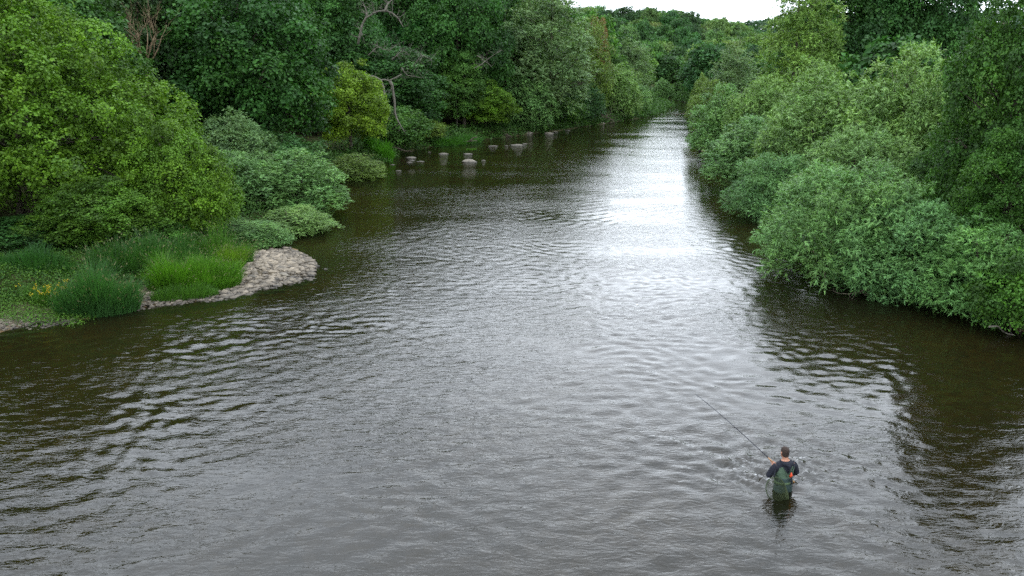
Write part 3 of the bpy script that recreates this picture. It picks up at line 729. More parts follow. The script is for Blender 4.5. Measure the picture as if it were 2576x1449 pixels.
y = rs.uniform(22, 42, 7500); x = XL(y) - 3.2 - np.abs(rs.normal(0, 4.0, len(y)))
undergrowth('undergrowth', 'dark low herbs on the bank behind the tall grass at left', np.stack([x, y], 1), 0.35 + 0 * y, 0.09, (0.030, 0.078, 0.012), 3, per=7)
q = np.array([gp(rs.uniform(-60, 210), rs.uniform(690, 795), 0.3)[:2] for _ in range(1500)])
undergrowth('undergrowth', 'bright low green herbs at the left edge beside the yellow flowers', q, 0.28 + 0 * q[:, 0], 0.07, (0.055, 0.125, 0.014), 4, per=12)

y = rs.uniform(192, 268, 1500); x = XR(y) + np.abs(rs.normal(0, 5.0, len(y))) - 0.5
undergrowth('undergrowth', 'green growth covering the outer bank of the far river bend', np.stack([x, y], 1), 1.6 + 0 * y, 0.5, (0.045, 0.105, 0.024), 6, per=10)

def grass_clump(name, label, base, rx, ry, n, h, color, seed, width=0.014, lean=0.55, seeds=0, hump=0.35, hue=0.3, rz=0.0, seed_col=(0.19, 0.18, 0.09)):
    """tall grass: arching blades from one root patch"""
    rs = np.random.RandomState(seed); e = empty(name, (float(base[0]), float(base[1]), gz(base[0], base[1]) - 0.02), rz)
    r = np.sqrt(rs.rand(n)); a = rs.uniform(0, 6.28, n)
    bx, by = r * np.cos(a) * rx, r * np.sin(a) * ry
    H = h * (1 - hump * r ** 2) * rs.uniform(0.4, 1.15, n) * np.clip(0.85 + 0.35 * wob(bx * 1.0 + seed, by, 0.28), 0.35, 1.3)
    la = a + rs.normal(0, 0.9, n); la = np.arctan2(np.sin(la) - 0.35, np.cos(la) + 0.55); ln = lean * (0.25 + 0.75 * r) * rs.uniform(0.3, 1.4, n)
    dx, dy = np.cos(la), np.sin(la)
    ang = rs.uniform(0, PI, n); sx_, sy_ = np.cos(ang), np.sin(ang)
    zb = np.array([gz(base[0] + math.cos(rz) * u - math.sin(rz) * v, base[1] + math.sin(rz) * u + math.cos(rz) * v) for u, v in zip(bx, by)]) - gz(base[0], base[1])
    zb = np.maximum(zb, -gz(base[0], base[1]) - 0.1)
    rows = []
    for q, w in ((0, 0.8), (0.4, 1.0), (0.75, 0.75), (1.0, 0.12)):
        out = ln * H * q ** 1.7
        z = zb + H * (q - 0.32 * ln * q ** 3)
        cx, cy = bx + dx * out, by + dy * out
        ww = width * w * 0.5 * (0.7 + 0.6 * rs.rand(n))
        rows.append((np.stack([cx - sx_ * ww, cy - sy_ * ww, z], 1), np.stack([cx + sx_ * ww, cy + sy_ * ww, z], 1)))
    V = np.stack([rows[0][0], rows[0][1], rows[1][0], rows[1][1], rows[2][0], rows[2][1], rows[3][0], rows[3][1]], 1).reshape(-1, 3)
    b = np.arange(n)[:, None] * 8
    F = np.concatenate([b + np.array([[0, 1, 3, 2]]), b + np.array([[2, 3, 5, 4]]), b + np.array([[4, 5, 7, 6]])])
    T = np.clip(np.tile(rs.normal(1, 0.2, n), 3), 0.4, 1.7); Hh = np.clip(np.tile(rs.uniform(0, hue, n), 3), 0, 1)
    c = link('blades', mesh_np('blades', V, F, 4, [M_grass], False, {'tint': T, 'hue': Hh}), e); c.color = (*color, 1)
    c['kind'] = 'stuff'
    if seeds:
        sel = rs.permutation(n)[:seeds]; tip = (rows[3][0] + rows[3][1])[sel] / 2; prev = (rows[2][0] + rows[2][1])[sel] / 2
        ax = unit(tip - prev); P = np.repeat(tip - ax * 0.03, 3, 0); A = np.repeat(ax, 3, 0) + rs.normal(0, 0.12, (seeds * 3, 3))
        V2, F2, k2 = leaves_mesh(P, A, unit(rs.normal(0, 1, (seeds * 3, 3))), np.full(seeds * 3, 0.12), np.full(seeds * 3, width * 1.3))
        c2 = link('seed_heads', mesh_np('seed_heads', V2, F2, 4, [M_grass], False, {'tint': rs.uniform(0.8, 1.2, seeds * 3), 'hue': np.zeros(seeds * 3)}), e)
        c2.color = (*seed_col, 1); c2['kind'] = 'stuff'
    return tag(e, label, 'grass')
BG = (0.036, 0.105, 0.021); GG = (0.062, 0.160, 0.010); DG = (0.032, 0.092, 0.014)
grass_clump('reed_grass', 'blue-green reed grass clump drooping to the water at left', gp(248, 772, 0.2), 1.35, 0.75, 5200, 1.75, BG, 1, seeds=260, hue=0.15, rz=0.35)
grass_clump('reed_grass', 'bright green grass mound at the left end of the gravel bar', gp(490, 712, 0.25), 1.75, 0.9, 8000, 1.55, GG, 2, seeds=260, hue=0.45, rz=0.45, width=0.012)
grass_clump('reed_grass', 'lower green grass fringe in front of the bright mound', gp(465, 738, 0.2), 1.2, 0.45, 2600, 0.75, (0.05, 0.125, 0.014), 3, hue=0.5, rz=0.35)
grass_clump('reed_grass', 'yellowing grass tuft beside the stones of the gravel bar', gp(572, 672, 0.35), 0.65, 0.9, 3000, 1.25, (0.085, 0.165, 0.012), 4, hue=0.6, seeds=120)
grass_clump('reed_grass', 'dark green grass with pale seed heads behind the two mounds', gp(400, 672, 0.6), 2.6, 0.9, 5200, 1.5, DG, 5, seeds=330, hue=0.25, rz=0.4)
grass_clump('reed_grass', 'seeding grass tops behind the bright mound by the sallow', gp(560, 648, 0.5), 1.3, 0.8, 2600, 1.55, (0.05, 0.125, 0.014), 6, seeds=200, hue=0.3)
grass_clump('reed_grass', 'yellow-green grass tuft left of the blue-green reed clump', gp(130, 748, 0.4), 0.9, 0.6, 2200, 0.75, (0.05, 0.12, 0.014), 7, hue=0.35)
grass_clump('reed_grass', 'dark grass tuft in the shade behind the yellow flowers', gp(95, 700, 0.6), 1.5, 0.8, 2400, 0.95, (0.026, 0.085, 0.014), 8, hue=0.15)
grass_clump('reed_grass', 'bright green reed clump at the water under the yellow-green maple', gp(955, 400, 0.2), 1.25, 1.2, 2600, 2.0, (0.055, 0.17, 0.010), 9, width=0.045, hue=0.2, lean=0.4)
grass_clump('reed_grass', 'long green grass strip on the bank above the long driftwood log', gp(1150, 345, 0.8), 4.2, 1.2, 3400, 1.3, (0.040, 0.120, 0.012), 10, width=0.06, hue=0.2, rz=0.9)

# yellow ragwort by the left edge
e = empty('ragwort', tuple(gp(120, 762, 0.3)))
rs = np.random.RandomState(5); mb = MB(); fl_P = []
for i in range(20):
    b = rs.normal(0, 1, 2) * (0.42, 0.2); h = rs.uniform(0.35, 0.7); tp = np.array([b[0] + rs.normal(0, 0.06), b[1] + rs.normal(0, 0.06), h])
    mb.tube([(b[0], b[1], -0.1), (b + tp[:2]).tolist() + [h * 0.5] if False else ((b[0] + tp[0]) / 2, (b[1] + tp[1]) / 2, h * 0.55), tp], [0.006, 0.005, 0.003], 4)
    for _ in range(6): fl_P.append(tp + rs.normal(0, 1, 3) * (0.05, 0.05, 0.03))
M_stem = simple_mat('green_stem', lin(62, 88, 34), lin(90, 118, 48), 9, 0.7, 0)
link('stems', mb.mesh('stems', M_stem), e)['kind'] = 'stuff'
fl_P = np.array(fl_P); nf = len(fl_P)
V, F, k = leaves_mesh(np.repeat(fl_P, 3, 0), rs.normal(0, 1, (nf * 3, 3)), unit(rs.normal(0, 0.4, (nf * 3, 3)) + np.array([0, 0, 1.0])), np.full(nf * 3, 0.032), np.full(nf * 3, 0.03))
f = link('flower_heads', mesh_np('flower_heads', V, F, 4, [M_grass], False, {'tint': rs.uniform(0.8, 1.1, nf * 3), 'hue': np.zeros(nf * 3)}), e); f.color = (0.62, 0.42, 0.01, 1); f['kind'] = 'stuff'
tag(e, 'yellow-flowered ragwort beside the blue-green reed clump', 'flowers')

# ------------------------------------------------------------------ stones
def ico(sub=1):
    import bmesh
    bm = bmesh.new(); bmesh.ops.create_icosphere(bm, subdivisions=sub, radius=1.0)
    V = np.array([v.co[:] for v in bm.verts]); F = np.array([[v.index for v in f.verts] for f in bm.faces]); bm.free(); return V, F
IV1, IF1 = ico(1); IV3, IF3 = ico(3)
def in_poly(P, poly):
    x, y = P[:, 0], P[:, 1]; ins = np.zeros(len(P), bool); j = len(poly) - 1
    for i in range(len(poly)):
        a, b = poly[i], poly[j]
        c = ((a[1] > y) != (b[1] > y)) & (x < (b[0] - a[0]) * (y - a[1]) / (b[1] - a[1] + 1e-9) + a[0]); ins ^= c; j = i
    return ins
def gravel(name, label, poly_px, n, smin, smax, seed):
    rs = np.random.RandomState(seed); poly = [gp(*p, 0.15)[:2] for p in poly_px]; pa = np.array(poly)
    pts = rs.uniform(pa.min(0), pa.max(0), (n * 4, 2)); pts = pts[in_poly(pts, poly)][:n]; n = len(pts)
    s = smin + (smax - smin) * rs.rand(n) ** 2.6
    sc = np.stack([s * rs.uniform(0.8, 1.5, n), s * rs.uniform(0.6, 1.0, n), s * rs.uniform(0.35, 0.7, n)], 1)
    z = ground(pts[:, 0], pts[:, 1]) + sc[:, 2] * 0.35
    a = rs.uniform(0, 6.28, n); ca, sa = np.cos(a), np.sin(a)
    V = IV1[None] * (1 + rs.normal(0, 0.16, (n, len(IV1), 1))) * sc[:, None]
    X = V[..., 0] * ca[:, None] - V[..., 1] * sa[:, None] + pts[:, 0][:, None]; Y = V[..., 0] * sa[:, None] + V[..., 1] * ca[:, None] + pts[:, 1][:, None]
    W = np.stack([X, Y, V[..., 2] + z[:, None]], 2).reshape(-1, 3)
    F = (IF1[None] + (np.arange(n) * len(IV1))[:, None, None]).reshape(-1, 3)
    o = link(name, mesh_np(name, W, F, 3, [M_gravel], False, {'tint': np.repeat(np.clip(rs.normal(1.0, 0.32, n), 0.4, 1.7), len(IF1))}))
    return tag(o, label, 'gravel', kind='stuff')
gravel('gravel', 'pale pebbles of the gravel bar jutting into the river', [(535, 752), (620, 733), (700, 718), (790, 694), (798, 662), (772, 636), (715, 612), (640, 640), (590, 690), (555, 720)], 3200, 0.03, 0.17, 1)
gravel('gravel', 'pale shingle strip at the lower left edge of the bank', [(-140, 850), (0, 840), (100, 820), (200, 799), (190, 776), (60, 790), (-140, 812)], 2200, 0.02, 0.075, 2)
gravel('gravel', 'stony strip between the two grass clumps', [(295, 780), (400, 770), (545, 752), (545, 722), (420, 728), (305, 752)], 900, 0.03, 0.11, 3)

def rock(name, label, px, py, wpx, hr=0.32, dr=0.7, seed=0, mat=None, cat='rock', group=None, z=None, tint=1.0, flat_top=0.35):
    rs = np.random.RandomState(100 + seed)
    zb = 0.0 if z is None else z
    p = gp(px, py, zb); depth = p[1] * CT + (CAM_H - zb) * ST; w = wpx / FPX * depth * 0.5
    V = IV3.copy()
    for _ in range(9):                         # broken faces
        nrm = rs.normal(0, 1, 3); nrm /= np.linalg.norm(nrm); dcut = rs.uniform(0.55, 0.9)
        o = V @ nrm - dcut; V = V - np.where(o > 0, o, 0)[:, None] * nrm
    V[:, 2] = np.where(V[:, 2] > flat_top + 0.3, flat_top + 0.3 + (V[:, 2] - flat_top - 0.3) * 0.3, V[:, 2])
    V += 0.025 * np.stack([np.sin(V[:, 1] * 7 + seed), np.sin(V[:, 2] * 8 + 1), np.sin(V[:, 0] * 7 + 2)], 1)
    V[:, 2] = np.where(V[:, 2] > 0, V[:, 2] * np.clip(1.12 - (V[:, 0] ** 2 + V[:, 1] ** 2), 0.12, 1), V[:, 2]); V[:, 0] *= 1.12
    top_ = V[:, 2].max(); V *= np.array([w, w * dr, max(1.0 * w * hr, 0.05) / top_])
    V[:, 2] = np.where(V[:, 2] < 0, V[:, 2] * 0.5, V[:, 2])
    me = mesh_np(name, V, IF3, 3, [mat or M_rock], True, {'tint': np.full(len(IF3), tint)})
    o = link(name, me, loc=(p[0], p[1] + w * dr * 0.4, zb)); o.rotation_euler = (0, 0, rs.uniform(-0.3, 0.3))
    return tag(o, label, cat, group)
big = rock('river_rock', 'largest pale river rock, wearing a green grass cap', 1180, 408, 44, 0.33, 0.8, 1)
ROCKS = [(1176, 388, 24, .16, 'flat pale rock just behind the grass-capped rock'), (1114, 388, 25, .24, 'wedge-shaped pale rock left of the grass-capped rock'),
 (1034, 398, 31, .2, 'biggest of the rock cluster off the reed clump'), (1036, 404, 15, .2, 'small rock in the middle of the cluster off the reeds'), (1029, 409, 16, .2, 'small rock at the left front of the cluster off the reeds'),
 (1057, 407, 19, .18, 'low rock at the right of the cluster off the reeds'), (986, 415, 14, .14, 'flat stone awash at the foot of the reed clump'), (1002, 430, 14, .2, 'lone small stone nearest to the camera below the reed clump'),
 (1238, 368, 27, .10, 'thin flat slab awash left of the slab group'), (1273, 367, 11, .14, 'tiny stone between the two flat slabs'), (1303, 366, 40, .12, 'long flat pale slab in mid river by the left bank'),
 (1320, 362, 15, .16, 'small stone behind the long flat slab'), (1427, 328.5, 13, .2, 'small far stone off the left bank'), (1324, 337, 42, .3, 'large bank boulder at the far left waterline'),
 (1345, 333, 26, .34, 'second bank boulder right of the large one'), (1380, 337, 30, .26, 'pale boulder at the water right of the bank boulders'), (1396, 333, 18, .22, 'low stone beside the pale waterline boulder'),
 (1477, 314, 26, .3, 'rounded boulder in front of the driftwood heap'), (1513, 311, 26, .26, 'boulder under the driftwood heap'), (1146, 360, 20, .18, 'stone trapped under the long driftwood log'),
 (1417, 321, 20, .3, 'dark stone at the foot of the scrub'), (1436, 318, 18, .26, 'grey stone left of the rounded boulder'), (1080, 383, 9, .2, 'tiny stone left of the wedge-shaped rock'), (1215, 404, 12, .1, 'stone barely breaking the surface right of the grass-capped rock')]
for i, (a, b, w, h, l) in enumerate(ROCKS): rock('river_rock', l, a, b, w, h, 0.95, i + 2, group='rocks along the left bank')
BAR = [(711, 693, 36, .34, 'largest flat-topped grey boulder at the front of the gravel bar'), (629, 697, 27, .34, 'brown angular block in the middle of the gravel bar'), (705, 674, 24, .34, 'brown block behind the largest boulder of the gravel bar'),
 (717, 701, 24, .26, 'tilted slab leaning on the front of the largest bar boulder'), (784, 685, 18, .26, 'greenish slab at the river tip of the gravel bar'), (765, 673, 20, .3, 'pale rounded stone near the tip of the gravel bar'), (768, 655, 12, .4, 'white cobble at the edge of the gravel bar tip'),
 (697, 652, 16, .34, 'pale cobble at the back of the gravel bar'), (570, 735, 16, .3, 'stone at the near corner of the gravel bar by the grass'), (449, 752, 28, .55, 'squarish pale block between the grass clumps'), (402, 762, 13, .4, 'small dark stone left of the squarish block'),
 (345, 771, 26, .22, 'flat stone at the water right of the blue-green reed clump'), (640, 725, 16, .3, 'cobble at the waterline below the gravel bar'), (818, 678, 10, .25, 'single stone in the shallows off the bar tip'), (520, 752, 18, .22, 'wet stone at the water under the grass fringe')]
for i, (a, b, w, h, l) in enumerate(BAR):
    q = gp(a, b, 0.12); zz = max(0.0, gz(q[0], q[1]) + 0.03)
    rock('bank_stone', l, a, b, w, h, 0.75, i + 40, z=zz, cat='stone', group='larger stones of the gravel bar', tint=(1.0, 0.55, 0.6, 0.8, 0.7, 1.1, 1.3, 1.1, 1, 1.05, 0.6, 0.95, 0.9, 0.8, 0.6)[i])
gc = grass_clump('grass_tuft', 'green grass tuft growing on the largest river rock', (big.location[0] + 0.2, big.location[1] + 0.1), 0.45, 0.25, 500, 0.32, (0.055, 0.14, 0.012), 30, width=0.04)
gc.location.z = 0.26

# ------------------------------------------------------------------ dead wood
def branch(mb, rs, p, d, L, r, depth, up=0.2, wig=0.25, split=(2, 3), shrink=0.68, seg=4):
    pts = [np.array(p, float)]; d = np.array(d, float); d /= np.linalg.norm(d); rad = [r]
    for i in range(seg):
        d = d + rs.normal(0, wig, 3) + np.array([0, 0, up * 0.25]); d /= np.linalg.norm(d)
        pts.append(pts[-1] + d * L / seg); rad.append(r * (1 - 0.55 * (i + 1) / seg))
    mb.tube(pts, rad, 5 if depth > 1 else 4)
    if depth > 0:
        for _ in range(rs.randint(split[0], split[1] + 1)):
            j = rs.randint(2, seg + 1); nd = d + rs.normal(0, 0.55, 3); nd[2] += up
            branch(mb, rs, pts[j], nd, L * shrink * rs.uniform(0.7, 1.2), rad[j] * 0.72, depth - 1, up, wig, split, shrink, seg)
def dead_bits(name, label, Y, lines, r, seed, twigs=3, tl=1.0, mat=M_deadwood, cat='dead branch', up=0.1):
    """limbs traced as picture points at the distance Y, each with real thickness and twigs leaving it all round"""
    rs = np.random.RandomState(seed); P0 = at(*lines[0][0], Y)
    e = empty(name, (P0[0], P0[1], P0[2]))
    for ln in lines:
        mb = MB(); dy = rs.normal(0, 0.25, len(ln)).cumsum()
        pts = [at(a, b, Y + dy[i]) - P0 for i, (a, b) in enumerate(ln)]
        # finer, slightly crooked
        fine = []
        for i in range(len(pts) - 1):
            for q in (0, 0.5): fine.append(pts[i] * (1 - q) + pts[i + 1] * q + (rs.normal(0, 0.06, 3) if q else 0))
        fine.append(pts[-1]); rad = np.linspace(r, r * 0.3, len(fine)); mb.tube(fine, rad, 6)
        for j in range(1, len(fine)):
            for _ in range(twigs):
                d = rs.normal(0, 1, 3) + np.array([0, 0, up * 4])
                branch(mb, rs, fine[j], d, tl * rs.uniform(0.5, 1.3), max(rad[j] * 0.4, 0.012), 2, up, 0.3, (1, 3), 0.65, 3)
        link('limb', mb.mesh('limb', mat), e)
    return tag(e, label, cat)
# bare tree at upper left
rs = np.random.RandomState(4); b = at(365, 180, 55); gzb = gz(b[0], b[1])
e = empty('dead_tree', (b[0], b[1], gzb - 0.2)); mb = MB(); hz = b[2] - gzb
mb.tube([(0, 0, 0), (0.1, 0, hz * 0.5), (0, 0.05, hz + 0.4)], [0.22, 0.17, 0.13], 7)
M_dead2 = simple_mat('brown_dead_wood', lin(96, 80, 58), lin(132, 112, 84), 5, 0.85, 0.4)
link('trunk', mb.mesh('trunk', M_dead2), e); mb = MB()
for i in range(9):
    a = i / 9 * 6.28; branch(mb, rs, (0, 0, hz + 0.2 + 0.1 * i % 0.5), (0.55 * math.cos(a), 0.4 * math.sin(a), 1.0), 2.3, 0.07, 3, 0.35, 0.14, (2, 3), 0.62)
link('branches', mb.mesh('branches', M_dead2), e)
tag(e, 'bare brown dead tree with upswept branches between the sallow and the dark oak', 'dead tree')
dead_bits('dead_branch', 'arching bare grey branch at the top above the ivy-covered tree', 85, [[(900, 112), (907, 80), (920, 45), (944, 30), (966, 28), (987, 33), (1003, 48), (1014, 68)], [(918, 50), (922, 30), (915, 14)], [(966, 30), (975, 10), (990, -4)]], 0.13, 1, 2, 0.9)
dead_bits('dead_branch', 'crooked horizontal limb with long bare hanging roots by the yellow-green maple', 79, [[(887, 196), (913, 201), (940, 193), (958, 202), (978, 203), (1010, 187)], [(957, 202), (964, 220), (973, 260), (970, 282), (978, 303)], [(980, 203), (988, 230), (993, 283), (1004, 310), (1017, 331)], [(913, 201), (915, 216)]], 0.15, 2, 1, 0.55, up=0.0)
dead_bits('dead_branch', 'spray of bare grey twigs on the crown of the ivy-covered tree', 87, [[(925, 140), (950, 118), (980, 128), (1000, 112)], [(985, 150), (1010, 128), (1030, 140)], [(1040, 165), (1060, 138), (1085, 150)], [(1010, 170), (1025, 190), (1060, 196)]], 0.06, 3, 4, 1.2)
dead_bits('dead_branch', 'thin leaning bare branches right of the dark broad oak', 101, [[(1192, 172), (1225, 150), (1262, 126)], [(1200, 140), (1215, 152), (1235, 168)]], 0.07, 4, 2, 0.9)
dead_bits('dead_sapling', 'thin straight bare stem standing in the bank grass', 102, [[(1149, 330), (1150, 290), (1149, 246)]], 0.08, 5, 0, cat='dead tree')
dead_bits('driftwood', 'short driftwood log at the waterline right of the reed clump', 81.5, [[(986, 371), (1005, 374), (1022, 380), (1036, 381)], [(1000, 374), (1012, 381)]], 0.10, 6, 0, mat=M_drift, cat='driftwood')
dead_bits('driftwood', 'long pale driftwood log along the waterline', 93.6, [[(1098, 364), (1130, 360), (1160, 358), (1200, 354)], [(1180, 356), (1190, 347), (1200, 345)]], 0.13, 7, 0, mat=M_drift, cat='driftwood')
dead_bits('fallen_trunk', 'fallen brown trunk with root plate dipping into the river', 104.5, [[(1226, 326), (1238, 338), (1256, 347), (1278, 348)], [(1256, 345), (1272, 338), (1288, 346)], [(1262, 347), (1276, 344)]], 0.24, 8, 1, 0.8, mat=M_drift, cat='fallen trunk')
dead_bits('driftwood', 'tangled driftwood heap beside the rounded boulder far left', 132, [[(1490, 312), (1510, 305), (1540, 300)], [(1500, 300), (1515, 292), (1532, 296), (1546, 310)], [(1505, 311), (1520, 300), (1530, 288)], [(1495, 305), (1520, 310), (1545, 308)], [(1488, 286), (1505, 294), (1520, 296)]], 0.16, 9, 2, 1.4, mat=M_drift, cat='driftwood')
dead_bits('dead_branch', 'bare pale sticks poking out behind the gravel bar', 38.4, [[(597, 642), (612, 622), (622, 612)], [(603, 648), (628, 624), (645, 604)], [(618, 648), (640, 625), (662, 612)], [(630, 652), (648, 632), (664, 626)]], 0.035, 10, 0, cat='dead branch')
dead_bits('leaning_stem', 'bare stems leaning out under the mid right willow', 42.6, [[(1968, 596), (1945, 590), (1900, 602)], [(2000, 585), (1970, 588), (1935, 605)]], 0.05, 11, 1, 0.5, mat=M_bark, cat='branch')
dead_bits('leaning_stem', 'low bare stems under the foreground willow skirt', 29.6, [[(2200, 725), (2160, 735), (2110, 738)], [(2240, 715), (2190, 722), (2150, 736)]], 0.035, 12, 1, 0.4, mat=M_drift, cat='branch')
dead_bits('driftwood', 'pale bent stick at the water in the right corner', 25.0, [[(2488, 822), (2520, 832), (2548, 842), (2572, 858)]], 0.035, 13, 0, cat='driftwood')
dead_bits('leaning_stem', 'bare trunk of the leaning willow far up the right bank', 102, [[(1770, 300), (1745, 290), (1715, 286), (1690, 288)]], 0.10, 14, 2, 0.8, mat=M_bark, cat='branch')
# black snag in the water
p = gp(1759, 386); mb = MB(); mb.tube([(0, 0, -0.6), (0.02, 0, 0.3), (-0.03, 0, 0.8), (0.05, 0.03, 1.05), (0.12, 0.03, 1.2)], [0.11, 0.10, 0.09, 0.12, 0.05], 8)
mb.tube([(0.0, 0, 0.78), (-0.12, 0.03, 0.98), (-0.16, 0.02, 1.1)], [0.06, 0.05, 0.02], 6)
M_black = simple_mat('wet_black_wood', lin(26, 24, 22), lin(48, 44, 38), 6, 0.7, 0.5)
tag(link('snag_post', mb.mesh('snag_post', M_black), loc=tuple(p)), 'black snag post standing in the water at the right bank', 'snag')
# russet tree high on the left end of the hillside
tree_px('ash', 'russet_tree', 1505, 150, 45, 60, (0.115, 0.080, 0.036), 'russet-brown tree above the olive willow on the hillside')

# ------------------------------------------------------------------ the angler
YAW = R(12); PZ = -0.84
def loc2w(p): return np.array([PX + math.cos(YAW) * p[0] - math.sin(YAW) * p[1], PY + math.sin(YAW) * p[0] + math.cos(YAW) * p[1], PZ + p[2]])
def w2loc(p):
    q = np.array(p) - np.array([PX, PY, PZ]); return np.array([math.cos(YAW) * q[0] + math.sin(YAW) * q[1], -math.sin(YAW) * q[0] + math.cos(YAW) * q[1], q[2]])
LH = np.array([-0.085, 0.275, 1.31])
TIP = w2loc(at(1750, 980, PY + 0.45)); RD = (TIP - LH) / np.linalg.norm(TIP - LH)
RH = LH - RD * 0.40; BUTT = LH - RD * 0.62

def remesh(mb, name, voxel, mats, smooth_it=4, faces_mat=None):
    me = mb.mesh(name); o = bpy.data.objects.new(name + '_tmp', me); COL.objects.link(o)
    m = o.modifiers.new('r', 'REMESH'); m.mode = 'VOXEL'; m.voxel_size = voxel; m.use_smooth_shade = True
    if smooth_it:
        s2 = o.modifiers.new('s', 'SMOOTH'); s2.factor = 0.5; s2.iterations = smooth_it
    dg = bpy.context.evaluated_depsgraph_get(); dg.update()
    out = bpy.data.meshes.new_from_object(o.evaluated_get(dg)); out.name = name
    bpy.data.objects.remove(o); bpy.data.meshes.remove(me)
    out.materials.clear()
    for q in mats: out.materials.append(q)
    if faces_mat:
        idx = [faces_mat(f.center) for f in out.polygons]; out.polygons.foreach_set('material_index', np.array(idx, dtype=np.int32))
    out.polygons.foreach_set('use_smooth', np.ones(len(out.polygons), bool)); out.update()
    return out
LS = np.array([-0.185, 0.0, 1.435]); RS = np.array([0.185, 0.0, 1.435])
LE = np.array([-0.335, 0.03, 1.175]); RE = np.array([0.315, 0.05, 1.18])
def frame(axis, hint):
    a = axis / np.linalg.norm(axis); u = hint - a * hint.dot(a); u /= np.linalg.norm(u); return a, u, np.cross(a, u)
def hand(mb, wrist, grip, axis, side):
    """palm from the wrist, four unequal fingers curled round the rod, thumb from the side of the palm"""
    a, u, w = frame(axis, wrist - grip)                     # u: from the rod back to the wrist
    palm = grip + u * 0.035
    mb.tube([wrist, wrist * 0.45 + palm * 0.55, palm], [0.026, 0.034, 0.036], 10, flat=(1.0, 0.8))
    for i, (off, ln) in enumerate(((-0.033, 0.80), (-0.011, 0.95), (0.011, 1.0), (0.033, 0.92))):
        pts = []
        for q in np.linspace(0, 1, 6):
            th = q * R(235) * ln
            pts.append(grip + a * off * side + (u * math.cos(th) + w * math.sin(th)) * (0.027 if q > 0.15 else 0.034))
        mb.tube(pts, [0.0105, 0.0105, 0.010, 0.0095, 0.009, 0.007], 7)
    pts = [palm + a * 0.03 * side, grip + a * 0.058 * side - w * 0.02 + u * 0.02, grip + a * 0.075 * side - w * 0.026, grip + a * 0.09 * side - w * 0.012 - u * 0.015]
    mb.tube(pts, [0.015, 0.013, 0.012, 0.008], 7)
def arm(mb, S, E, Wr, r): mb.tube([S * 0.98 + np.array([0, 0, 0.0]), S * 0.6 + E * 0.4, E, E * 0.6 + Wr * 0.4, Wr], [r[0], r[1], r[2], r[3], r[4]], 12)
LW = LH + (LE - LH) / np.linalg.norm(LE - LH) * 0.085; RW = RH + (RE - RH) / np.linalg.norm(RE - RH) * 0.085
body = MB()
TORSO = [((0, 0.0, 0.86), 0.165, 0.115), ((0, 0.0, 0.95), 0.175, 0.125), ((0, 0.0, 1.06), 0.155, 0.11), ((0, 0.005, 1.18), 0.165, 0.115), ((0, 0.005, 1.30), 0.185, 0.125), ((0, 0.0, 1.40), 0.195, 0.115), ((0, -0.005, 1.47), 0.165, 0.09), ((0, 0.0, 1.52), 0.085, 0.07)]
LEGS = [[(s * 0.09, 0, 0.92), (s * 0.115, 0.02 * s, 0.70), (s * 0.125, 0.03 + 0.05 * s, 0.48), (s * 0.13, 0.05 * s, 0.28), (s * 0.135, 0.05 * s, 0.08)] for s in (-1, 1)]
body.ellipses(TORSO)
for lg in LEGS: body.tube(lg, [0.095, 0.085, 0.062, 0.055, 0.042], 12); body.tube([np.array(lg[-1]) + (0, -0.05, -0.03), np.array(lg[-1]) + (0, 0.08, -0.04), np.array(lg[-1]) + (0, 0.19, -0.055)], [0.045, 0.045, 0.03], 10)
body.tube([(0, -0.005, 1.46), (0, 0.0, 1.53), (-0.005, 0.015, 1.60)], [0.075, 0.062, 0.06], 14)
HC = np.array([-0.012, 0.03, 1.675])
th = np.linspace(0, 2 * PI, 18, endpoint=False)
rings = []
for dz, rx, ry, oy in ((-0.125, 0.03, 0.03, 0.045), (-0.105, 0.05, 0.055, 0.035), (-0.06, 0.066, 0.082, 0.012), (0.0, 0.075, 0.096, 0.0), (0.05, 0.076, 0.099, -0.006), (0.09, 0.064, 0.084, -0.008), (0.115, 0.04, 0.052, -0.008), (0.124, 0.012, 0.016, -0.008)):
    rings.append(np.stack([HC[0] + rx * np.cos(th), HC[1] + oy + ry * np.sin(th), np.full(18, HC[2] + dz)], 1))
body.ring_loft(rings)
body.tube([HC + (0, 0.088, 0.02), HC + (0, 0.108, -0.022), HC + (0, 0.098, -0.038)], [0.008, 0.016, 0.012], 8)      # nose
body.tube([HC + (-0.022, 0.086, -0.066), HC + (0, 0.092, -0.066), HC + (0.022, 0.086, -0.066)], [0.006, 0.010, 0.006], 6)  # lips
for s in (-1, 1): body.tube([HC + (s * 0.078, -0.008, -0.03), HC + (s * 0.088, -0.014, 0.0), HC + (s * 0.084, -0.014, 0.025)], [0.010, 0.018, 0.010], 8, flat=(0.6, 1.0))
arm(body, LS, LE, LW, (0.046, 0.046, 0.042, 0.041, 0.028)); arm(body, RS, RE, RW, (0.046, 0.046, 0.042, 0.041, 0.028))
hand(body, LW, LH, RD, 1); hand(body, RW, RH, RD, -1)
M_skin = simple_mat('skin', lin(158, 108, 84), lin(176, 126, 100), 12, 0.55, 0.05)
M_hair = simple_mat('short_brown_hair', lin(38, 28, 22), lin(66, 50, 40), 60, 0.7, 0.6, bscale=220)
M_jblack = simple_mat('black_fleece', lin(16, 17, 24), lin(30, 31, 40), 30, 0.85, 0.3)
M_jgreen = simple_mat('sage_fleece', lin(66, 84, 66), lin(86, 104, 82), 22, 0.85, 0.3)
M_wader = simple_mat('grey_green_wader', lin(34, 48, 45), lin(54, 68, 62), 14, 0.6, 0.4)
M_belt = simple_mat('belt_webbing', lin(66, 82, 54), lin(84, 100, 70), 40, 0.8, 0.2)
M_red = simple_mat('orange_red_plastic', lin(190, 62, 34), lin(212, 84, 48), 20, 0.4, 0)
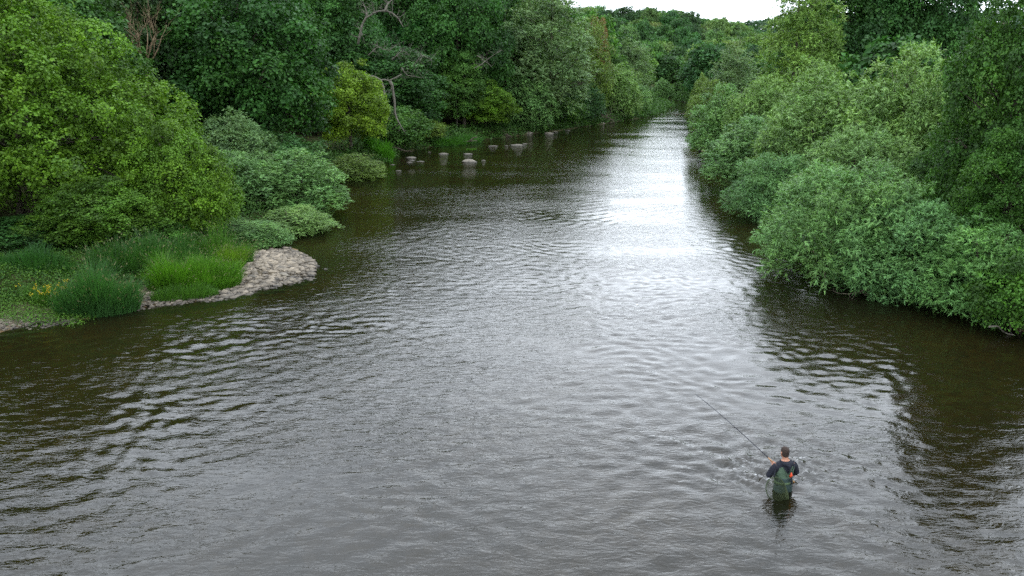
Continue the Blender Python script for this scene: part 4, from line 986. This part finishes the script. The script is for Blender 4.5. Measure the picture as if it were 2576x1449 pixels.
M_eye = simple_mat('dark_eye', lin(28, 22, 18), lin(44, 36, 30), 20, 0.2, 0)
ang = empty('person', (PX, PY, PZ), YAW)
tag(ang, 'angler in black and sage hooded top and grey-green waders, wading thigh-deep, seen from behind', 'person')
bd = link('body', remesh(body, 'body', 0.0125, [M_skin], 2), ang)
for s in (-1, 1):
    mb = MB(); c = HC + (s * 0.030, 0.080, 0.012); mb.tube([c + (0, -0.01, 0), c, c + (0, 0.010, 0)], [0.010, 0.012, 0.004], 8); link('eye', mb.mesh('eye', M_eye), bd)
# hair: a close-cropped cap over skull and nape
mb = MB(); rings = []
for dz, rx, ry, oy in ((-0.075, 0.058, 0.052, -0.040), (-0.05, 0.068, 0.066, -0.034), (0.0, 0.081, 0.086, -0.020), (0.045, 0.083, 0.103, -0.010), (0.09, 0.072, 0.092, -0.009), (0.118, 0.048, 0.06, -0.009), (0.133, 0.014, 0.018, -0.009)):
    rings.append(np.stack([HC[0] + rx * np.cos(th), HC[1] + oy + ry * np.sin(th), np.full(18, HC[2] + dz)], 1))
mb.ring_loft(rings); link('hair', remesh(mb, 'hair', 0.009, [M_hair], 2), bd)
# hooded top
jk = MB()
jk.ellipses([((0, 0, 1.02), 0.185, 0.135), ((0, 0.0, 1.10), 0.182, 0.132), ((0, 0.005, 1.18), 0.186, 0.136), ((0, 0.005, 1.30), 0.208, 0.146), ((0, 0.0, 1.40), 0.215, 0.136), ((0, -0.005, 1.465), 0.178, 0.11), ((0, -0.004, 1.515), 0.098, 0.088)])
for S, E, Wr, q in ((LS, LE, LW, 0.35), (RS, RE, RW, 0.85)): jk.tube([S * 0.97, S * 0.6 + E * 0.4, E, E * (1 - q) + Wr * q], [0.088, 0.078, 0.066, 0.058], 12)
# hood lying on the back
jk.tube([(-0.115, -0.03, 1.50), (-0.075, -0.105, 1.475), (0, -0.135, 1.455), (0.075, -0.105, 1.475), (0.115, -0.03, 1.50)], [0.026, 0.04, 0.046, 0.04, 0.026], 10)
jk.tube([(0, -0.125, 1.45), (0, -0.150, 1.36), (0, -0.146, 1.28)], [0.085, 0.068, 0.012], 12, flat=(1.0, 0.35))
def jmat(c):
    x, y, z = abs(c[0]), c[1], c[2]
    if x > 0.205 or y > 0.12: return 0
    if z > 1.425 - max(0, x - 0.10) * 0.5: return 0
    if z > 1.27 and x < 0.105 * (z - 1.25) / 0.17 and y < 0: return 0
    if x > 0.165 + (1.40 - z) * 0.20: return 0
    return 1
link('hooded_top', remesh(jk, 'hooded_top', 0.012, [M_jblack, M_jgreen], 3, jmat), ang)
wd = MB()
wd.ellipses([((0, 0, 0.80), 0.15, 0.12), ((0, 0, 0.88), 0.192, 0.142), ((0, 0, 0.96), 0.198, 0.148), ((0, 0, 1.04), 0.190, 0.142), ((0, 0.003, 1.10), 0.194, 0.145), ((0, 0.005, 1.15), 0.197, 0.147)])
for lg in LEGS: wd.tube(lg, [0.115, 0.108, 0.09, 0.082, 0.075], 12); wd.tube([np.array(lg[-1]) + (0, -0.06, -0.025), np.array(lg[-1]) + (0, 0.08, -0.035), np.array(lg[-1]) + (0, 0.2, -0.045)], [0.06, 0.058, 0.04], 10)
w_ = link('waders', remesh(wd, 'waders', 0.014, [M_wader], 3), ang)
mb = MB(); mb.ellipses([((0, 0.002, 1.015), 0.205, 0.155), ((0, 0.002, 1.06), 0.205, 0.156)], 24); link('belt', mb.mesh('belt', M_belt), w_)
for s in (-1, 1):
    mb = MB(); mb.tube([(s * 0.04, -0.155, 1.20), (s * 0.07, -0.165, 1.32), (s * 0.12, -0.135, 1.42), (s * 0.125, -0.03, 1.515), (s * 0.11, 0.12, 1.42), (s * 0.10, 0.155, 1.25)], 0.011, 6, flat=(1, 0.35)); link('brace', mb.mesh('brace', M_jblack), w_)
mb = MB(); mb.tube([(0.05, -0.165, 1.20), (0.055, -0.18, 1.25), (0.05, -0.175, 1.31)], [0.018, 0.026, 0.014], 8); mb.tube([(0.02, -0.172, 1.24), (0.06, -0.185, 1.245), (0.10, -0.168, 1.23)], [0.012, 0.016, 0.010], 6); link('clip', mb.mesh('clip', M_red), w_)
mb = MB(); mb.tube([(0.06, -0.175, 1.21), (0.075, -0.185, 1.12), (0.07, -0.178, 1.04)], [0.012, 0.022, 0.012], 8); link('tool_pouch', mb.mesh('tool_pouch', M_jblack), w_)

# rod
M_rod = simple_mat('rod_blank', lin(22, 22, 30), lin(40, 40, 50), 30, 0.35, 0, spec=0.5)
M_cork = simple_mat('cork', lin(150, 106, 66), lin(188, 142, 96), 60, 0.8, 0.3)
rod = empty('fishing_rod', tuple(loc2w(BUTT)), YAW); B0 = BUTT
def sag(q): return np.array([0, 0, -0.10 * q ** 2.5])
mb = MB(); mb.tube([LH - B0 + (TIP - LH) * q + sag(q) for q in np.linspace(0, 1, 12)], np.linspace(0.0095, 0.0055, 12), 6); link('blank', mb.mesh('blank', M_rod), rod)
mb = MB(); mb.tube([np.zeros(3), RD * 0.05, RD * 0.12, RD * 0.18, RD * 0.28], [0.014, 0.017, 0.014, 0.012, 0.012], 10); link('butt_grip', mb.mesh('butt_grip', M_cork), rod)
mb = MB(); mb.tube([RD * 0.46, RD * 0.58, RD * 0.72, RD * 0.80], [0.011, 0.014, 0.013, 0.010], 10); link('fore_grip', mb.mesh('fore_grip', M_cork), rod)
a, u, w = frame(RD, np.array([0, 0, -1.0])); mb = MB(); c = RD * 0.37 + u * 0.06
mb.ring_loft([c + w * dx + 0.048 * (np.cos(th)[:, None] * a + np.sin(th)[:, None] * u) for dx in (-0.02, -0.012, 0.012, 0.02)]); mb.tube([RD * 0.37 + u * 0.005, c], 0.008, 6)
link('reel', mb.mesh('reel', M_rod), rod)
for q in (0.25, 0.5, 0.7, 0.85, 0.97):
    p = LH - B0 + (TIP - LH) * q + sag(q); mb = MB(); mb.tube([p + 0.012 * u + 0.010 * (math.cos(t_) * u + math.sin(t_) * w) for t_ in np.linspace(0, 6.28, 9)], 0.0018, 4); link('line_guide', mb.mesh('line_guide', M_rod), rod)
link_ = MB(); tw = TIP - B0 + sag(1.0)
tag(rod, 'long dark fishing rod with cork grips held out to the left by the angler', 'fishing rod')

# landing net hung on the angler's back, bag trailing in the water
M_net = simple_mat('net_cord', lin(42, 50, 24), lin(60, 68, 36), 20, 0.8, 0)
M_hoop = simple_mat('net_hoop', lin(44, 52, 34), lin(62, 72, 46), 20, 0.5, 0)
net = empty('landing_net', tuple(loc2w((-0.30, -0.18, 1.20))), YAW)
tag(net, 'green landing net hanging from the back of the angler into the water', 'landing net')
NC = np.array([-0.16, -0.24, 1.18])
def hoop(t_):           # pear-shaped frame, tilted back
    r = 0.235 * (1 + 0.10 * math.cos(t_)); x = r * math.sin(t_) * 0.95; z = -0.24 + r * math.cos(t_)
    return np.array([x + 0.18 * z * -0.35, -0.05 - 0.12 * math.cos(t_ + PI) * 0.9, z])
mb = MB(); hp = [hoop(t_) for t_ in np.linspace(0, 2 * PI, 30)]; mb.tube(hp, 0.010, 6, close=False); link('hoop', mb.mesh('hoop', M_hoop), net)
mb = MB(); mb.tube([hoop(0), hoop(0) + (0.02, 0.03, 0.06), hoop(0) + (0.05, 0.05, 0.14)], [0.013, 0.015, 0.012], 8); link('handle', mb.mesh('handle', M_jblack), net)
mb = MB(); hc = np.mean(hp, axis=0); apex = hc + np.array([0.16, -0.20, -0.16])
rows_ = 15; cols_ = 44
grid = np.zeros((rows_, cols_, 3)); rs = np.random.RandomState(8)
for j, t_ in enumerate(np.linspace(0, 2 * PI, cols_, endpoint=False)):
    for i, q in enumerate(np.linspace(0, 0.97, rows_)):
        h0 = hoop(t_); p = h0 * (1 - q ** 1.6) + apex * q ** 1.6; p = p + np.array([0, -0.09, -0.05]) * math.sin(q * PI) + np.array([0, 1, 0]) * 0.012 * math.sin(t_ * 7 + q * 5)
        grid[i, j] = p
for i in range(1, rows_): mb.tube(list(grid[i]) + [grid[i][0]], 0.0028, 3, close=False)
for j in range(cols_): mb.tube(list(grid[:, j]), 0.0028, 3, close=False)
link('net_bag', mb.mesh('net_bag', M_net, False), net)
